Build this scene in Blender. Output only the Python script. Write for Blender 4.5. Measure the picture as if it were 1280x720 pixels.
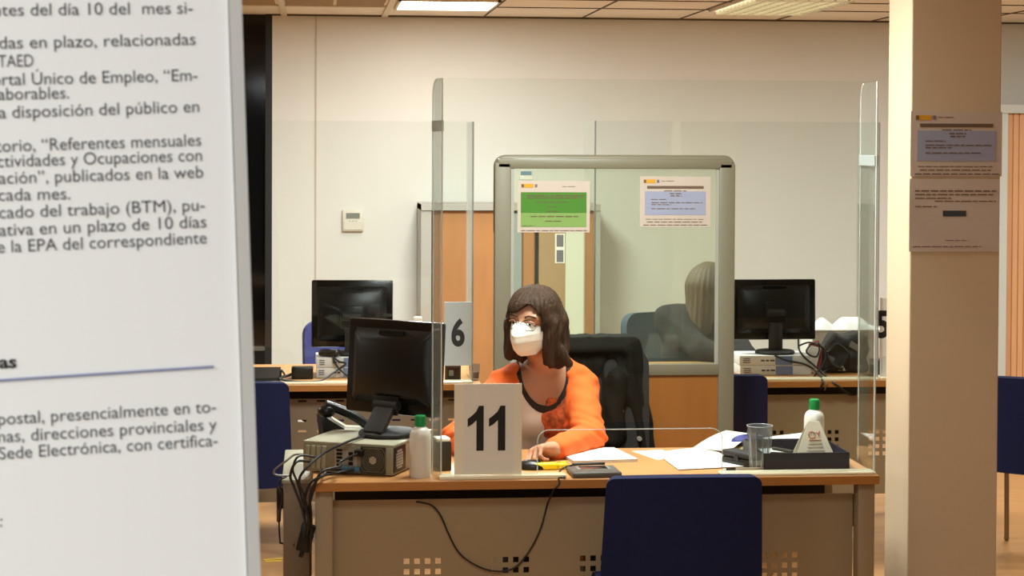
import bpy, bmesh, math, random
import numpy as np
from mathutils import Vector, Matrix

# ------------------------------------------------------------------ scene, camera, light
for o in list(bpy.data.objects):
    bpy.data.objects.remove(o)
scene = bpy.context.scene
COL = scene.collection
scene.view_settings.view_transform = 'Standard'
scene.view_settings.look = 'None'
scene.view_settings.exposure = 1.8
scene.view_settings.gamma = 1.0
scene.view_settings.use_curve_mapping = False

F = 2400.0                       # focal length in pixels of a 1280 wide frame
PX, PYC = 640.0, 240.0           # principal point
HCAM = 1.75
YAW = math.atan2(245.0, F)
PITCH = math.atan2(55.0, F)
ROLL = 0.0045
CM = (Matrix.Rotation(-YAW, 4, 'Z') @ Matrix.Rotation(math.pi / 2 - PITCH, 4, 'X') @ Matrix.Rotation(ROLL, 4, 'Z'))
CM.translation = Vector((0, 0, HCAM))
cam_data = bpy.data.cameras.new('camera')
cam = bpy.data.objects.new('camera', cam_data)
COL.objects.link(cam)
cam.matrix_world = CM
cam_data.sensor_width = 36.0
cam_data.sensor_fit = 'HORIZONTAL'
cam_data.lens = F * 36.0 / 1280.0
cam_data.shift_y = -(360.0 - PYC) / 1280.0
cam_data.clip_start = 0.02
cam_data.dof.use_dof = True
cam_data.dof.focus_distance = 6.6
cam_data.dof.aperture_fstop = 45.0
scene.camera = cam

O = Vector((0, 0, HCAM))
R3 = CM.to_3x3()


def ray(x, y):
    return R3 @ Vector(((x - PX) / F, -(y - PYC) / F, -1.0))


def PY(x, y, Y):
    d = ray(x, y)
    return O + d * (Y / d.y)


def PZ(x, y, Z):
    d = ray(x, y)
    return O + d * ((Z - HCAM) / d.z)


def on_plane(x, y, p, n):
    d = ray(x, y)
    return O + d * ((p - O).dot(n) / d.dot(n))


world = bpy.data.worlds.new('world')
scene.world = world
world.use_nodes = True
world.node_tree.nodes['Background'].inputs[0].default_value = (1.0, 0.93, 0.83, 1)
world.node_tree.nodes['Background'].inputs[1].default_value = 0.05

YB = 11.6                        # back wall
ZC = PY(604.6, 20.5, YB).z       # ceiling height
XS = PY(604.6, 20.5, YB).x       # one ceiling seam; others every 0.6 m
ROW0 = YB - 0.62                 # first ceiling seam away from the wall


def area(name, x, y, w, sx=0.6, sy=0.6, z=None, col=(1, 0.93, 0.80)):
    l = bpy.data.lights.new(name, 'AREA')
    l.energy = w
    l.shape = 'RECTANGLE'
    l.size = sx
    l.size_y = sy
    l.color = col
    o = bpy.data.objects.new(name, l)
    o.location = (x, y, (ZC - 0.03) if z is None else z)
    COL.objects.link(o)
    return o


# unseen ceiling lamps, added and placed for the light on wall, desk and poster
WARM = (0.92, 1.0, 0.98)
NEUT = (0.93, 1.0, 1.01)
area('unseen_luminaire', -2.6, 8.2, 22, col=WARM)
area('unseen_luminaire', 0.71, 9.2, 34, col=WARM)
area('unseen_luminaire', 0.85, 6.12, 23, col=WARM)
area('unseen_luminaire', 3.6, 9.2, 12, col=WARM)
area('unseen_luminaire', 5.6, 8.2, 14, col=WARM)
area('unseen_luminaire', 0.3, 3.4, 8, col=WARM)
area('unseen_luminaire', -1.6, 0.2, 14, col=NEUT)
area('unseen_luminaire', -0.5, -0.9, 17, col=NEUT)
E_PANEL = 4.0
E_LOUVRE = 0.7


# ------------------------------------------------------------------ materials
def lin(c):
    if isinstance(c, str):
        c = tuple(int(c[i:i + 2], 16) / 255 for i in (0, 2, 4))
    return tuple((v / 12.92 if v <= 0.04045 else ((v + 0.055) / 1.055) ** 2.4) for v in c)


def mat(name, col, rough=0.5, metal=0.0, spec=0.5, var=0.0, vscale=8.0, stretch=None, bump=0.0, bscale=60.0, sheen=0.0, coat=0.0):
    m = bpy.data.materials.new(name)
    m.use_nodes = True
    nt = m.node_tree
    b = nt.nodes['Principled BSDF']
    c = lin(col)
    b.inputs['Base Color'].default_value = (*c, 1)
    b.inputs['Roughness'].default_value = rough
    b.inputs['Metallic'].default_value = metal
    b.inputs['Specular IOR Level'].default_value = spec
    if sheen:
        b.inputs['Sheen Weight'].default_value = sheen
    if coat:
        b.inputs['Coat Weight'].default_value = coat
    if var or bump:
        tc = nt.nodes.new('ShaderNodeTexCoord')
        mp = nt.nodes.new('ShaderNodeMapping')
        nt.links.new(tc.outputs['Object'], mp.inputs['Vector'])
        if stretch:
            mp.inputs['Scale'].default_value = stretch
    if var:
        n = nt.nodes.new('ShaderNodeTexNoise')
        n.inputs['Scale'].default_value = vscale
        n.inputs['Detail'].default_value = 5
        nt.links.new(mp.outputs['Vector'], n.inputs['Vector'])
        r = nt.nodes.new('ShaderNodeValToRGB')
        r.color_ramp.elements[0].position = 0.3
        r.color_ramp.elements[1].position = 0.7
        r.color_ramp.elements[0].color = (*[v * (1 - var) for v in c], 1)
        r.color_ramp.elements[1].color = (*[min(1, v * (1 + var)) for v in c], 1)
        nt.links.new(n.outputs['Fac'], r.inputs['Fac'])
        nt.links.new(r.outputs['Color'], b.inputs['Base Color'])
    if bump:
        n2 = nt.nodes.new('ShaderNodeTexNoise')
        n2.inputs['Scale'].default_value = bscale
        n2.inputs['Detail'].default_value = 4
        nt.links.new(mp.outputs['Vector'], n2.inputs['Vector'])
        bp = nt.nodes.new('ShaderNodeBump')
        bp.inputs['Strength'].default_value = bump
        bp.inputs['Distance'].default_value = 0.01
        nt.links.new(n2.outputs['Fac'], bp.inputs['Height'])
        nt.links.new(bp.outputs['Normal'], b.inputs['Normal'])
    return m


def glass_mat(name, tint=(0.97, 0.985, 0.975), ior=1.46, rough=0.01, veil=0.0, veilcol=(0.8, 0.8, 0.8)):
    """thin clear sheet: straight transmission plus a mirror reflection, with an optional share of dull haze"""
    m = bpy.data.materials.new(name)
    m.use_nodes = True
    nt = m.node_tree
    nt.nodes.clear()
    out = nt.nodes.new('ShaderNodeOutputMaterial')
    t = nt.nodes.new('ShaderNodeBsdfTransparent')
    t.inputs[0].default_value = (*tint, 1)
    g = nt.nodes.new('ShaderNodeBsdfGlossy')
    g.inputs['Roughness'].default_value = rough
    lw = nt.nodes.new('ShaderNodeLayerWeight')
    lw.inputs[0].default_value = 0.5
    pw = nt.nodes.new('ShaderNodeMath')
    pw.operation = 'POWER'
    pw.inputs[1].default_value = 5.0
    nt.links.new(lw.outputs['Facing'], pw.inputs[0])
    f0 = 0.75 * ((ior - 1) / (ior + 1)) ** 2
    f = nt.nodes.new('ShaderNodeMath')
    f.operation = 'MULTIPLY_ADD'
    f.inputs[1].default_value = 0.75
    f.inputs[2].default_value = f0
    f.use_clamp = True
    nt.links.new(pw.outputs[0], f.inputs[0])
    mx = nt.nodes.new('ShaderNodeMixShader')
    nt.links.new(f.outputs[0], mx.inputs[0])
    nt.links.new(t.outputs[0], mx.inputs[1])
    nt.links.new(g.outputs[0], mx.inputs[2])
    last = mx
    if veil:
        d = nt.nodes.new('ShaderNodeBsdfDiffuse')
        d.inputs[0].default_value = (*veilcol, 1)
        m2 = nt.nodes.new('ShaderNodeMixShader')
        m2.inputs[0].default_value = veil
        nt.links.new(mx.outputs[0], m2.inputs[1])
        nt.links.new(d.outputs[0], m2.inputs[2])
        last = m2
    nt.links.new(last.outputs[0], out.inputs[0])
    return m


def emit_mat(name, col, s):
    m = bpy.data.materials.new(name)
    m.use_nodes = True
    nt = m.node_tree
    nt.nodes.clear()
    out = nt.nodes.new('ShaderNodeOutputMaterial')
    e = nt.nodes.new('ShaderNodeEmission')
    e.inputs[0].default_value = (*col, 1)
    e.inputs[1].default_value = s
    nt.links.new(e.outputs[0], out.inputs[0])
    return m


M = {}
M['wall'] = mat('wall_paint', 'dcdad2', 0.85, var=0.025, vscale=1.2, bump=0.03, bscale=90)
M['column'] = mat('column_paint', 'ccb494', 0.8, var=0.03, vscale=2.0, bump=0.03, bscale=90)
M['ceiling'] = mat('ceiling_tile', 'efe5d6', 0.9, var=0.03, vscale=6, bump=0.05, bscale=150)
M['ceil_brown'] = mat('brown_ceiling_tile', 'a08460', 0.9, var=0.06, vscale=20, bump=0.1, bscale=200)
M['tbar'] = mat('white_metal_bar', 'd9ccb6', 0.5)
M['dark_line'] = mat('dark_joint_and_shadow', '57493a', 0.8)
M['floor'] = mat('floor_laminate', 'b4834f', 0.42, var=0.10, vscale=3, stretch=(1, 6, 1))
M['night'] = mat('night_glass', '0b0a0a', 0.08, spec=0.35)
M['black_frame'] = mat('black_window_frame', '14110f', 0.5)
M['wood'] = mat('beech_tabletop', 'b98550', 0.38, var=0.07, vscale=5, stretch=(2, 14, 2))
M['wood_edge'] = mat('beech_edge', 'b07434', 0.45, var=0.06, vscale=5, stretch=(2, 2, 20))
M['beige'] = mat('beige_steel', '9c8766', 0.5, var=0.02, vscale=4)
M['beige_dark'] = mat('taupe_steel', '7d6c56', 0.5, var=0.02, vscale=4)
M['under'] = mat('dark_tray', '2a241e', 0.7)
M['acrylic'] = glass_mat('clear_acrylic')
M['acrylic_side'] = glass_mat('acrylic_side_pane', tint=(0.88, 0.90, 0.88), veil=0.12, veilcol=(0.62, 0.64, 0.60))  # grey veil imitates the grazing reflection in the left pane
M['acrylic_edge'] = glass_mat('acrylic_cut_edge', veil=0.72, veilcol=(0.80, 0.80, 0.74))
M['acrylic_edge2'] = glass_mat('acrylic_grey_edge', veil=0.6, veilcol=(0.42, 0.43, 0.40))
M['acrylic_foot'] = mat('lit_acrylic_foot', 'f6ecc9', 0.2, coat=0.5)  # cream colour stands in for light caught in clear acrylic
M['glass'] = glass_mat('partition_glass', tint=(0.93, 0.96, 0.90), ior=1.5, veil=0.03, veilcol=(0.62, 0.62, 0.5))  # olive veil imitates the reflection that washes out the view
M['water_glass'] = glass_mat('tumbler_glass', tint=(0.86, 0.88, 0.88), ior=1.7, veil=0.12, veilcol=(0.6, 0.62, 0.64))
M['water'] = glass_mat('water', tint=(0.82, 0.85, 0.87), ior=1.33)
M['partition'] = mat('grey_partition_frame', '7d7560', 0.45)
M['part_panel'] = mat('orange_beech_panel', '9e622a', 0.42, var=0.07, vscale=3, stretch=(6, 6, 1))
M['tambour'] = mat('orange_beech_shutter', 'b27b49', 0.45, var=0.06, vscale=4, stretch=(6, 6, 1))
M['tambour_pale'] = mat('pale_beech_shutter', 'd8a272', 0.45, var=0.05, vscale=4, stretch=(8, 8, 1))
M['tan'] = mat('tan_door', 'a98a62', 0.5, var=0.04, vscale=4)
M['pale'] = mat('column_reflection', 'd5d8c4', 0.5)
M['cab_grey'] = mat('grey_cabinet_steel', 'a8a49a', 0.45)
M['cab_bluegrey'] = mat('blue_grey_stile', '949a98', 0.45)
M['navy'] = mat('navy_fabric', '191e40', 0.9, spec=0.2, var=0.06, vscale=40, bump=0.15, bscale=500)
M['navy2'] = mat('blue_fabric', '3d3f7a', 0.9, var=0.06, vscale=40, bump=0.15, bscale=500)
M['grey_blue'] = mat('slate_fabric', '3e4852', 0.9, var=0.06, vscale=40)
M['chrome'] = mat('chair_tube', '8c7a62', 0.3, metal=0.8)
M['black'] = mat('black_plastic', '0f0e0c', 0.35, spec=0.35)
M['black_gloss'] = mat('black_gloss_plastic', '0a0a09', 0.2, spec=0.35)
M['black_matt'] = mat('black_matt_plastic', '1b1814', 0.65)
M['rubber'] = mat('cable_rubber', '15120e', 0.55)
M['cable_grey'] = mat('grey_cable', '76706a', 0.5)
M['screen'] = mat('dark_screen', '0a0b0d', 0.12)
M['pc'] = mat('pc_steel', '8f8a72', 0.4, metal=0.25)
M['pc_top'] = mat('pc_lid', 'a09c84', 0.45, metal=0.1)
M['pc_dark'] = mat('pc_dark_steel', '38352a', 0.5, metal=0.3)
M['silver'] = mat('silver', 'b8b4a6', 0.35, metal=0.6)
M['port_blue'] = mat('port_blue', '3b6a86', 0.5)
M['white'] = mat('white_plastic', 'ece9df', 0.45)
M['bottle'] = mat('milky_plastic', 'dcd8cc', 0.35, spec=0.5)
M['green_cap'] = mat('green_cap', '18904a', 0.4)
M['paper'] = mat('paper', 'efece4', 0.8)
M['paper2'] = mat('cream_paper', 'efe7cf', 0.8)
M['paper_edge'] = mat('paper_stack_edge', 'c9c3b4', 0.9, var=0.08, vscale=30, stretch=(1, 1, 60))
M['ink'] = mat('black_ink', '16130f', 0.7)
M['ink_grey'] = mat('grey_ink', '3a3a3e', 0.8)
M['ink_brown'] = mat('brown_ink', '6b5340', 0.8)
M['notice'] = mat('notice_paper', 'c6b3a5', 0.75)
M['notice_blue'] = mat('notice_blue', '9a9cb2', 0.8)
M['notice_green'] = mat('notice_green', '467c22', 0.8)
M['notice_green2'] = mat('notice_light_green', '7f9e52', 0.8)
M['logo_yellow'] = mat('logo_yellow', 'd79a22', 0.7)
M['logo_grey'] = mat('logo_grey', '6f6a70', 0.7)
M['rule_blue'] = mat('blue_grey_rule', '7d86a8', 0.8)
M['poster'] = mat('poster_paper', 'e4e6e6', 0.55)
M['sleeve'] = mat('clear_sleeve_edge', 'bfc0bd', 0.3)
M['sign_blue'] = mat('pale_blue_sign', 'd2dfe6', 0.5)
M['yellow'] = mat('fluorescent_yellow', 'f0dc10', 0.4)
M['yellow_tape'] = mat('yellow_tape', 'f0c830', 0.4)
M['tray'] = mat('dark_navy_tray', '1d1d2b', 0.5)
M['blue_pouch'] = mat('blue_pouch', '2c3178', 0.6)
M['olive'] = mat('olive_card', '8f7f4e', 0.7)
M['skin'] = mat('skin', 'c08a68', 0.5, var=0.05, vscale=25)
M['hair'] = mat('brown_hair', '39230f', 0.6, spec=0.3, var=0.5, vscale=18, stretch=(5, 5, 0.5), bump=0.5, bscale=60)
M['hair2'] = mat('light_brown_hair', '5d4c38', 0.5, var=0.3, vscale=18, stretch=(5, 5, 0.5), bump=0.5, bscale=60)
M['mask'] = mat('mask_fleece', 'f3efe2', 0.8)
M['orange'] = mat('orange_knit', 'e8641c', 0.85, var=0.08, vscale=14, bump=0.25, bscale=260)
M['tee'] = mat('white_jersey', 'f0ece4', 0.85, bump=0.1, bscale=200)
M['trim_black'] = mat('black_jersey', '1c1714', 0.85)
M['print'] = mat('orange_print', 'd25f2a', 0.7, var=0.65, vscale=45)
M['denim'] = mat('dark_trousers', '23242e', 0.9)
M['coat'] = mat('dark_quilted_coat', '17150e', 0.85, spec=0.12, var=0.3, vscale=9, bump=0.6, bscale=22)
M['jacket'] = mat('taupe_jacket', '1f1b19', 0.9, var=0.1, vscale=10)
M['metal_dark'] = mat('dark_wire', '2a241f', 0.35, metal=0.6)
M['eye_white'] = mat('eye_white', 'd8d0c6', 0.3)
M['iris'] = mat('brown_iris', '2a170d', 0.2)
M['lcd'] = mat('lcd', '7d8278', 0.3)
M['thermo'] = mat('thermostat_plastic', 'd8d2c2', 0.5)
M['red'] = mat('red_card', 'b04a44', 0.6)
M['ream_blue'] = mat('ream_blue', '6d7ea4', 0.6)
M['ream_white'] = mat('ream_white', 'd9d6d2', 0.6)
M['tinsel'] = mat('louvre_metal', 'e9e2cc', 0.2, metal=0.7)
M['panel_light'] = emit_mat('light_diffuser', (1.0, 0.94, 0.84), E_PANEL)
M['louvre_light'] = emit_mat('louvre_tube', (1.0, 0.95, 0.78), E_LOUVRE)


# ------------------------------------------------------------------ mesh building
class B:
    def __init__(self):
        self.bm = bmesh.new()

    def box(self, c, s, rz=0.0, bevel=0.0, seg=2, rot=None):
        r = bmesh.ops.create_cube(self.bm, size=1.0)
        vs = r['verts']
        bmesh.ops.scale(self.bm, vec=s, verts=vs)
        if bevel:
            es = list({e for v in vs for e in v.link_edges})
            rb = bmesh.ops.bevel(self.bm, geom=es, offset=bevel, segments=seg, affect='EDGES', profile=0.5)
            vs = list({v for f in rb['faces'] for v in f.verts} | {v for v in vs if v.is_valid})
        mt = Matrix.Translation(c) @ (rot.to_4x4() if rot else Matrix.Rotation(rz, 4, 'Z'))
        bmesh.ops.transform(self.bm, matrix=mt, verts=vs)
        return self

    def cyl(self, a, b, r, r2=None, seg=16, caps=True):
        a, b = Vector(a), Vector(b)
        d = b - a
        q = d.to_track_quat('Z', 'Y').to_matrix().to_4x4()
        bmesh.ops.create_cone(self.bm, cap_ends=caps, segments=seg, radius1=r, radius2=r if r2 is None else r2,
                              depth=d.length, matrix=Matrix.Translation((a + b) / 2) @ q)
        return self

    def ball(self, c, r, s=(1, 1, 1), seg=16, rot=None):
        mt = Matrix.Translation(c) @ (rot.to_4x4() if rot else Matrix.Identity(4)) @ Matrix.Diagonal((*s, 1))
        bmesh.ops.create_uvsphere(self.bm, u_segments=seg, v_segments=max(6, seg // 2), radius=r, matrix=mt)
        return self

    def lathe(self, prof, c=(0, 0, 0), seg=24, cap=True):
        rings = []
        for (r, z) in prof:
            rings.append([self.bm.verts.new((c[0] + r * math.cos(2 * math.pi * k / seg), c[1] + r * math.sin(2 * math.pi * k / seg), c[2] + z)) for k in range(seg)])
        for a, b in zip(rings, rings[1:]):
            for k in range(seg):
                self.bm.faces.new((a[k], a[(k + 1) % seg], b[(k + 1) % seg], b[k]))
        if cap:
            self.bm.faces.new(list(reversed(rings[0])))
            self.bm.faces.new(rings[-1])
        return self

    def tube(self, pts, r, seg=8, sub=6, closed=False):
        pts = [Vector(p) for p in pts]
        if sub > 1 and len(pts) > 2:
            out = []
            n = len(pts)
            rng = range(n) if closed else range(n - 1)
            for i in rng:
                if closed:
                    p0, p1, p2, p3 = pts[(i - 1) % n], pts[i], pts[(i + 1) % n], pts[(i + 2) % n]
                else:
                    p0, p1, p2, p3 = pts[max(i - 1, 0)], pts[i], pts[i + 1], pts[min(i + 2, n - 1)]
                for k in range(sub):
                    t = k / sub
                    out.append(0.5 * ((2 * p1) + (p2 - p0) * t + (2 * p0 - 5 * p1 + 4 * p2 - p3) * t * t + (3 * p1 - p0 - 3 * p2 + p3) * t ** 3))
            if not closed:
                out.append(pts[-1])
            pts = out
        rings = []
        up = Vector((0.13, 0.31, 0.94))
        n = len(pts)
        for i, p in enumerate(pts):
            if closed:
                d = pts[(i + 1) % n] - pts[(i - 1) % n]
            else:
                d = pts[min(i + 1, n - 1)] - pts[max(i - 1, 0)]
            d = d.normalized() if d.length > 1e-9 else Vector((0, 0, 1))
            s = d.cross(up)
            if s.length < 1e-3:
                s = d.cross(Vector((1, 0, 0)))
            s.normalize()
            u = s.cross(d).normalized()
            up = u
            rings.append([self.bm.verts.new(p + (s * math.cos(2 * math.pi * k / seg) + u * math.sin(2 * math.pi * k / seg)) * r) for k in range(seg)])
        pairs = list(zip(rings, rings[1:]))
        if closed:
            pairs.append((rings[-1], rings[0]))
        for a, b in pairs:
            for k in range(seg):
                self.bm.faces.new((a[k], a[(k + 1) % seg], b[(k + 1) % seg], b[k]))
        if not closed:
            self.bm.faces.new(list(reversed(rings[0])))
            self.bm.faces.new(rings[-1])
        return self

    def prism(self, pts, vec):
        """polygon (3D points) extruded along vec"""
        vec = Vector(vec)
        a = [self.bm.verts.new(Vector(p)) for p in pts]
        b = [self.bm.verts.new(Vector(p) + vec) for p in pts]
        self.bm.faces.new(list(reversed(a)))
        self.bm.faces.new(b)
        n = len(a)
        for k in range(n):
            self.bm.faces.new((a[k], a[(k + 1) % n], b[(k + 1) % n], b[k]))
        return self

    def grid(self, fn, nu, nv, thick=0.0):
        """surface fn(u, v) over 0..1, with thickness along the face normals"""
        vs = [[self.bm.verts.new(Vector(fn(i / nu, j / nv))) for j in range(nv + 1)] for i in range(nu + 1)]
        fs = []
        for i in range(nu):
            for j in range(nv):
                fs.append(self.bm.faces.new((vs[i][j], vs[i + 1][j], vs[i + 1][j + 1], vs[i][j + 1])))
        if thick:
            bmesh.ops.recalc_face_normals(self.bm, faces=fs)
            bmesh.ops.solidify(self.bm, geom=fs, thickness=thick)
        return self

    def perforated(self, x0, x1, z0, z1, y, t, holes):
        """plate in the XZ plane with square holes cut through it"""
        xs = sorted({x0, x1} | {h[0] for h in holes} | {h[1] for h in holes})
        zs = sorted({z0, z1} | {h[2] for h in holes} | {h[3] for h in holes})
        hs = [(round(h[0], 6), round(h[1], 6), round(h[2], 6), round(h[3], 6)) for h in holes]
        V = {}

        def v(i, j):
            if (i, j) not in V:
                V[(i, j)] = self.bm.verts.new((xs[i], y, zs[j]))
            return V[(i, j)]
        fs = []
        for i in range(len(xs) - 1):
            for j in range(len(zs) - 1):
                cx, cz = (xs[i] + xs[i + 1]) / 2, (zs[j] + zs[j + 1]) / 2
                if any(h[0] < cx < h[1] and h[2] < cz < h[3] for h in hs):
                    continue
                fs.append(self.bm.faces.new((v(i, j), v(i + 1, j), v(i + 1, j + 1), v(i, j + 1))))
        r = bmesh.ops.extrude_face_region(self.bm, geom=fs)
        ev = [e for e in r['geom'] if isinstance(e, bmesh.types.BMVert)]
        bmesh.ops.translate(self.bm, vec=(0, t, 0), verts=ev)
        return self

    def build(self, name, m, parent=None, smooth=False, local=True, angle=40):
        bmesh.ops.recalc_face_normals(self.bm, faces=self.bm.faces)
        me = bpy.data.meshes.new(name)
        self.bm.to_mesh(me)
        self.bm.free()
        return link_mesh(name, me, m, parent, smooth, local, angle)


def wmat(o):
    m = o.matrix_basis.copy()
    while o.parent:
        o = o.parent
        m = o.matrix_basis @ m
    return m


def link_mesh(name, me, m, parent=None, smooth=False, local=True, angle=40):
    if isinstance(m, str):
        m = M[m]
    me.materials.clear()
    me.materials.append(m)
    if smooth:
        me.polygons.foreach_set('use_smooth', [True] * len(me.polygons))
        if angle < 180:
            me.set_sharp_from_angle(angle=math.radians(angle))
    o = bpy.data.objects.new(name, me)
    COL.objects.link(o)
    if parent:
        o.parent = parent
        if not local:
            me.transform(wmat(parent).inverted())
    return o


def tag(o, label, cat, group=None, kind=None):
    o['label'] = label
    o['category'] = cat
    if group:
        o['group'] = group
    if kind:
        o['kind'] = kind
    return o


def thing(name, label, cat, loc=(0, 0, 0), rz=0.0, group=None):
    o = bpy.data.objects.new(name, None)
    o.empty_display_size = 0.1
    COL.objects.link(o)
    o.location = loc
    o.rotation_euler = (0, 0, rz)
    return tag(o, label, cat, group)


def dup(o, loc=None, rz=None, label=None, parent=None):
    c = o.copy()
    COL.objects.link(c)
    if parent:
        c.parent = parent
    if loc is not None:
        c.location = loc
    if rz is not None:
        c.rotation_euler = (0, 0, rz)
    if label:
        c['label'] = label
    for ch in list(o.children):
        dup(ch, parent=c)
    return c


def struct(name, b, m, parent=None, smooth=False, label=None):
    o = b.build(name, m, parent, smooth)
    if not parent:
        o['kind'] = 'structure'
        if label:
            o['label'] = label
    return o


def text_mesh(s, bold=0.0):
    """flat lettering as a mesh, lower left at the origin; returns mesh and its bounds"""
    cu = bpy.data.curves.new('lettering', 'FONT')
    cu.body = s
    cu.size = 1.0
    cu.offset = bold
    cu.resolution_u = 4
    ob = bpy.data.objects.new('lettering', cu)
    COL.objects.link(ob)
    bpy.context.view_layer.update()
    dg = bpy.context.evaluated_depsgraph_get()
    me = bpy.data.meshes.new_from_object(ob.evaluated_get(dg))
    bpy.data.objects.remove(ob)
    bpy.data.curves.remove(cu)
    co = np.array([v.co[:] for v in me.vertices])
    return me, co.min(0), co.max(0)


def merge_meshes(name, mlist, m, parent, local=True):
    bm = bmesh.new()
    for me in mlist:
        bm.from_mesh(me)
        bpy.data.meshes.remove(me)
    me = bpy.data.meshes.new(name)
    bm.to_mesh(me)
    bm.free()
    return link_mesh(name, me, m, parent, local=local)


# ------------------------------------------------------------------ bodies: smooth unions meshed on a grid
def npv(v):
    return np.array(v[:] if isinstance(v, Vector) else v, dtype=np.float32)


class RC:                                   # round cone
    def __init__(s, a, b, ra, rb):
        s.a, s.b, s.ra, s.rb = npv(a), npv(b), ra, rb

    def d(s, p):
        ba = s.b - s.a
        t = np.clip(((p - s.a) @ ba) / max(float(ba @ ba), 1e-9), 0, 1)
        return np.linalg.norm(p - s.a - t[:, None] * ba, axis=1) - (s.ra + (s.rb - s.ra) * t)


class EL:                                   # ellipsoid
    def __init__(s, c, r, rot=None):
        s.c, s.r = npv(c), npv(r)
        s.m = np.array(rot, dtype=np.float32) if rot is not None else None

    def d(s, p):
        q = p - s.c
        if s.m is not None:
            q = q @ s.m
        k0 = np.linalg.norm(q / s.r, axis=1)
        k1 = np.linalg.norm(q / (s.r * s.r), axis=1) + 1e-6
        return k0 * (k0 - 1) / k1


class RB:                                   # rounded box
    def __init__(s, c, h, rad, rot=None):
        s.c, s.h, s.rad = npv(c), npv(h), rad
        s.m = np.array(rot, dtype=np.float32) if rot is not None else None

    def d(s, p):
        q = p - s.c
        if s.m is not None:
            q = q @ s.m
        q = np.abs(q) - s.h + s.rad
        return np.linalg.norm(np.maximum(q, 0), axis=1) + np.minimum(q.max(1), 0) - s.rad


def smin(a, b, k):
    h = np.clip(0.5 + 0.5 * (b - a) / k, 0, 1)
    return b + (a - b) * h - k * h * (1 - h)


def union(prims, k):
    def f(p):
        d = prims[0].d(p)
        for q in prims[1:]:
            kk = getattr(q, 'k', k)
            d = smin(d, q.d(p), kk)
        return d
    return f


def surface(f, lo, hi, h, bs=24):
    lo = np.array(lo, dtype=np.float32)
    n = [int(math.ceil((hi[i] - lo[i]) / h)) + 1 for i in range(3)]
    D = np.full(n, 1.0, dtype=np.float32)
    for i in range(0, n[0], bs):
        for j in range(0, n[1], bs):
            for k in range(0, n[2], bs):
                e = (min(i + bs, n[0]), min(j + bs, n[1]), min(k + bs, n[2]))
                c = lo + h * (np.array([i + e[0] - 1, j + e[1] - 1, k + e[2] - 1], dtype=np.float32) / 2)
                dc = float(f(c[None, :].astype(np.float32))[0])
                half = h * math.sqrt(sum(((e[q] - (i, j, k)[q]) / 2) ** 2 for q in range(3)))
                if abs(dc) > half * 1.25 + 0.03:
                    D[i:e[0], j:e[1], k:e[2]] = dc
                    continue
                g = np.stack(np.meshgrid(np.arange(i, e[0]), np.arange(j, e[1]), np.arange(k, e[2]), indexing='ij'), -1).reshape(-1, 3)
                D[i:e[0], j:e[1], k:e[2]] = f((lo + h * g).astype(np.float32)).reshape(e[0] - i, e[1] - j, e[2] - k)
    S = D < 0
    nx, ny, nz = [q - 1 for q in n]
    cnt = np.zeros((nx, ny, nz), dtype=np.int8)
    for a in (0, 1):
        for b in (0, 1):
            for c in (0, 1):
                cnt += S[a:a + nx, b:b + ny, c:c + nz]
    act = np.argwhere((cnt > 0) & (cnt < 8))
    idx = np.full((nx, ny, nz), -1, dtype=np.int32)
    idx[tuple(act.T)] = np.arange(len(act))
    acc = np.zeros((len(act), 3))
    num = np.zeros(len(act))
    cor = [(a, b, c) for a in (0, 1) for b in (0, 1) for c in (0, 1)]
    for p in cor:
        for ax in range(3):
            if p[ax] == 0:
                q = list(p)
                q[ax] = 1
                d0 = D[tuple((act + p).T)]
                d1 = D[tuple((act + q).T)]
                m = (d0 < 0) != (d1 < 0)
                t = np.where(m, d0 / np.where(m, d0 - d1, 1), 0)
                pos = np.array(p, dtype=float)[None, :].repeat(len(act), 0)
                pos[:, ax] = t
                acc[m] += pos[m]
                num[m] += 1
    V = lo + h * (act + acc / num[:, None])
    Q = []
    for ax in range(3):
        u, w = (ax + 1) % 3, (ax + 2) % 3
        sl0 = [slice(None)] * 3
        sl1 = [slice(None)] * 3
        sl0[ax] = slice(0, n[ax] - 1)
        sl1[ax] = slice(1, n[ax])
        A, Bm = S[tuple(sl0)], S[tuple(sl1)]
        ed = np.argwhere(A != Bm)
        ok = (ed[:, u] > 0) & (ed[:, u] < n[u] - 1) & (ed[:, w] > 0) & (ed[:, w] < n[w] - 1)
        ed = ed[ok]
        if not len(ed):
            continue
        ins = A[tuple(ed.T)]
        c = []
        for (du, dw) in ((-1, -1), (0, -1), (0, 0), (-1, 0)):
            t = ed.copy()
            t[:, u] += du
            t[:, w] += dw
            c.append(idx[tuple(t.T)])
        c = np.stack(c, 1)
        c[~ins] = c[~ins][:, ::-1]
        Q.append(c)
    Q = np.concatenate(Q)
    Q = Q[(Q >= 0).all(1)]
    return V, Q


def sdf_mesh(name, f, lo, hi, h, m, parent=None, relax=1, local=True):
    V, Q = surface(f, lo, hi, h)
    if relax:
        for _ in range(relax):
            s = np.zeros_like(V)
            c = np.zeros(len(V))
            for a, b in ((0, 1), (1, 2), (2, 3), (3, 0)):
                np.add.at(s, Q[:, a], V[Q[:, b]])
                np.add.at(s, Q[:, b], V[Q[:, a]])
                np.add.at(c, Q[:, a], 1)
                np.add.at(c, Q[:, b], 1)
            V = V * 0.5 + 0.5 * s / np.maximum(c, 1)[:, None]
    me = bpy.data.meshes.new(name)
    me.from_pydata(V.tolist(), [], Q.tolist())
    me.update()
    return link_mesh(name, me, m, parent, True, local, 180)


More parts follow.
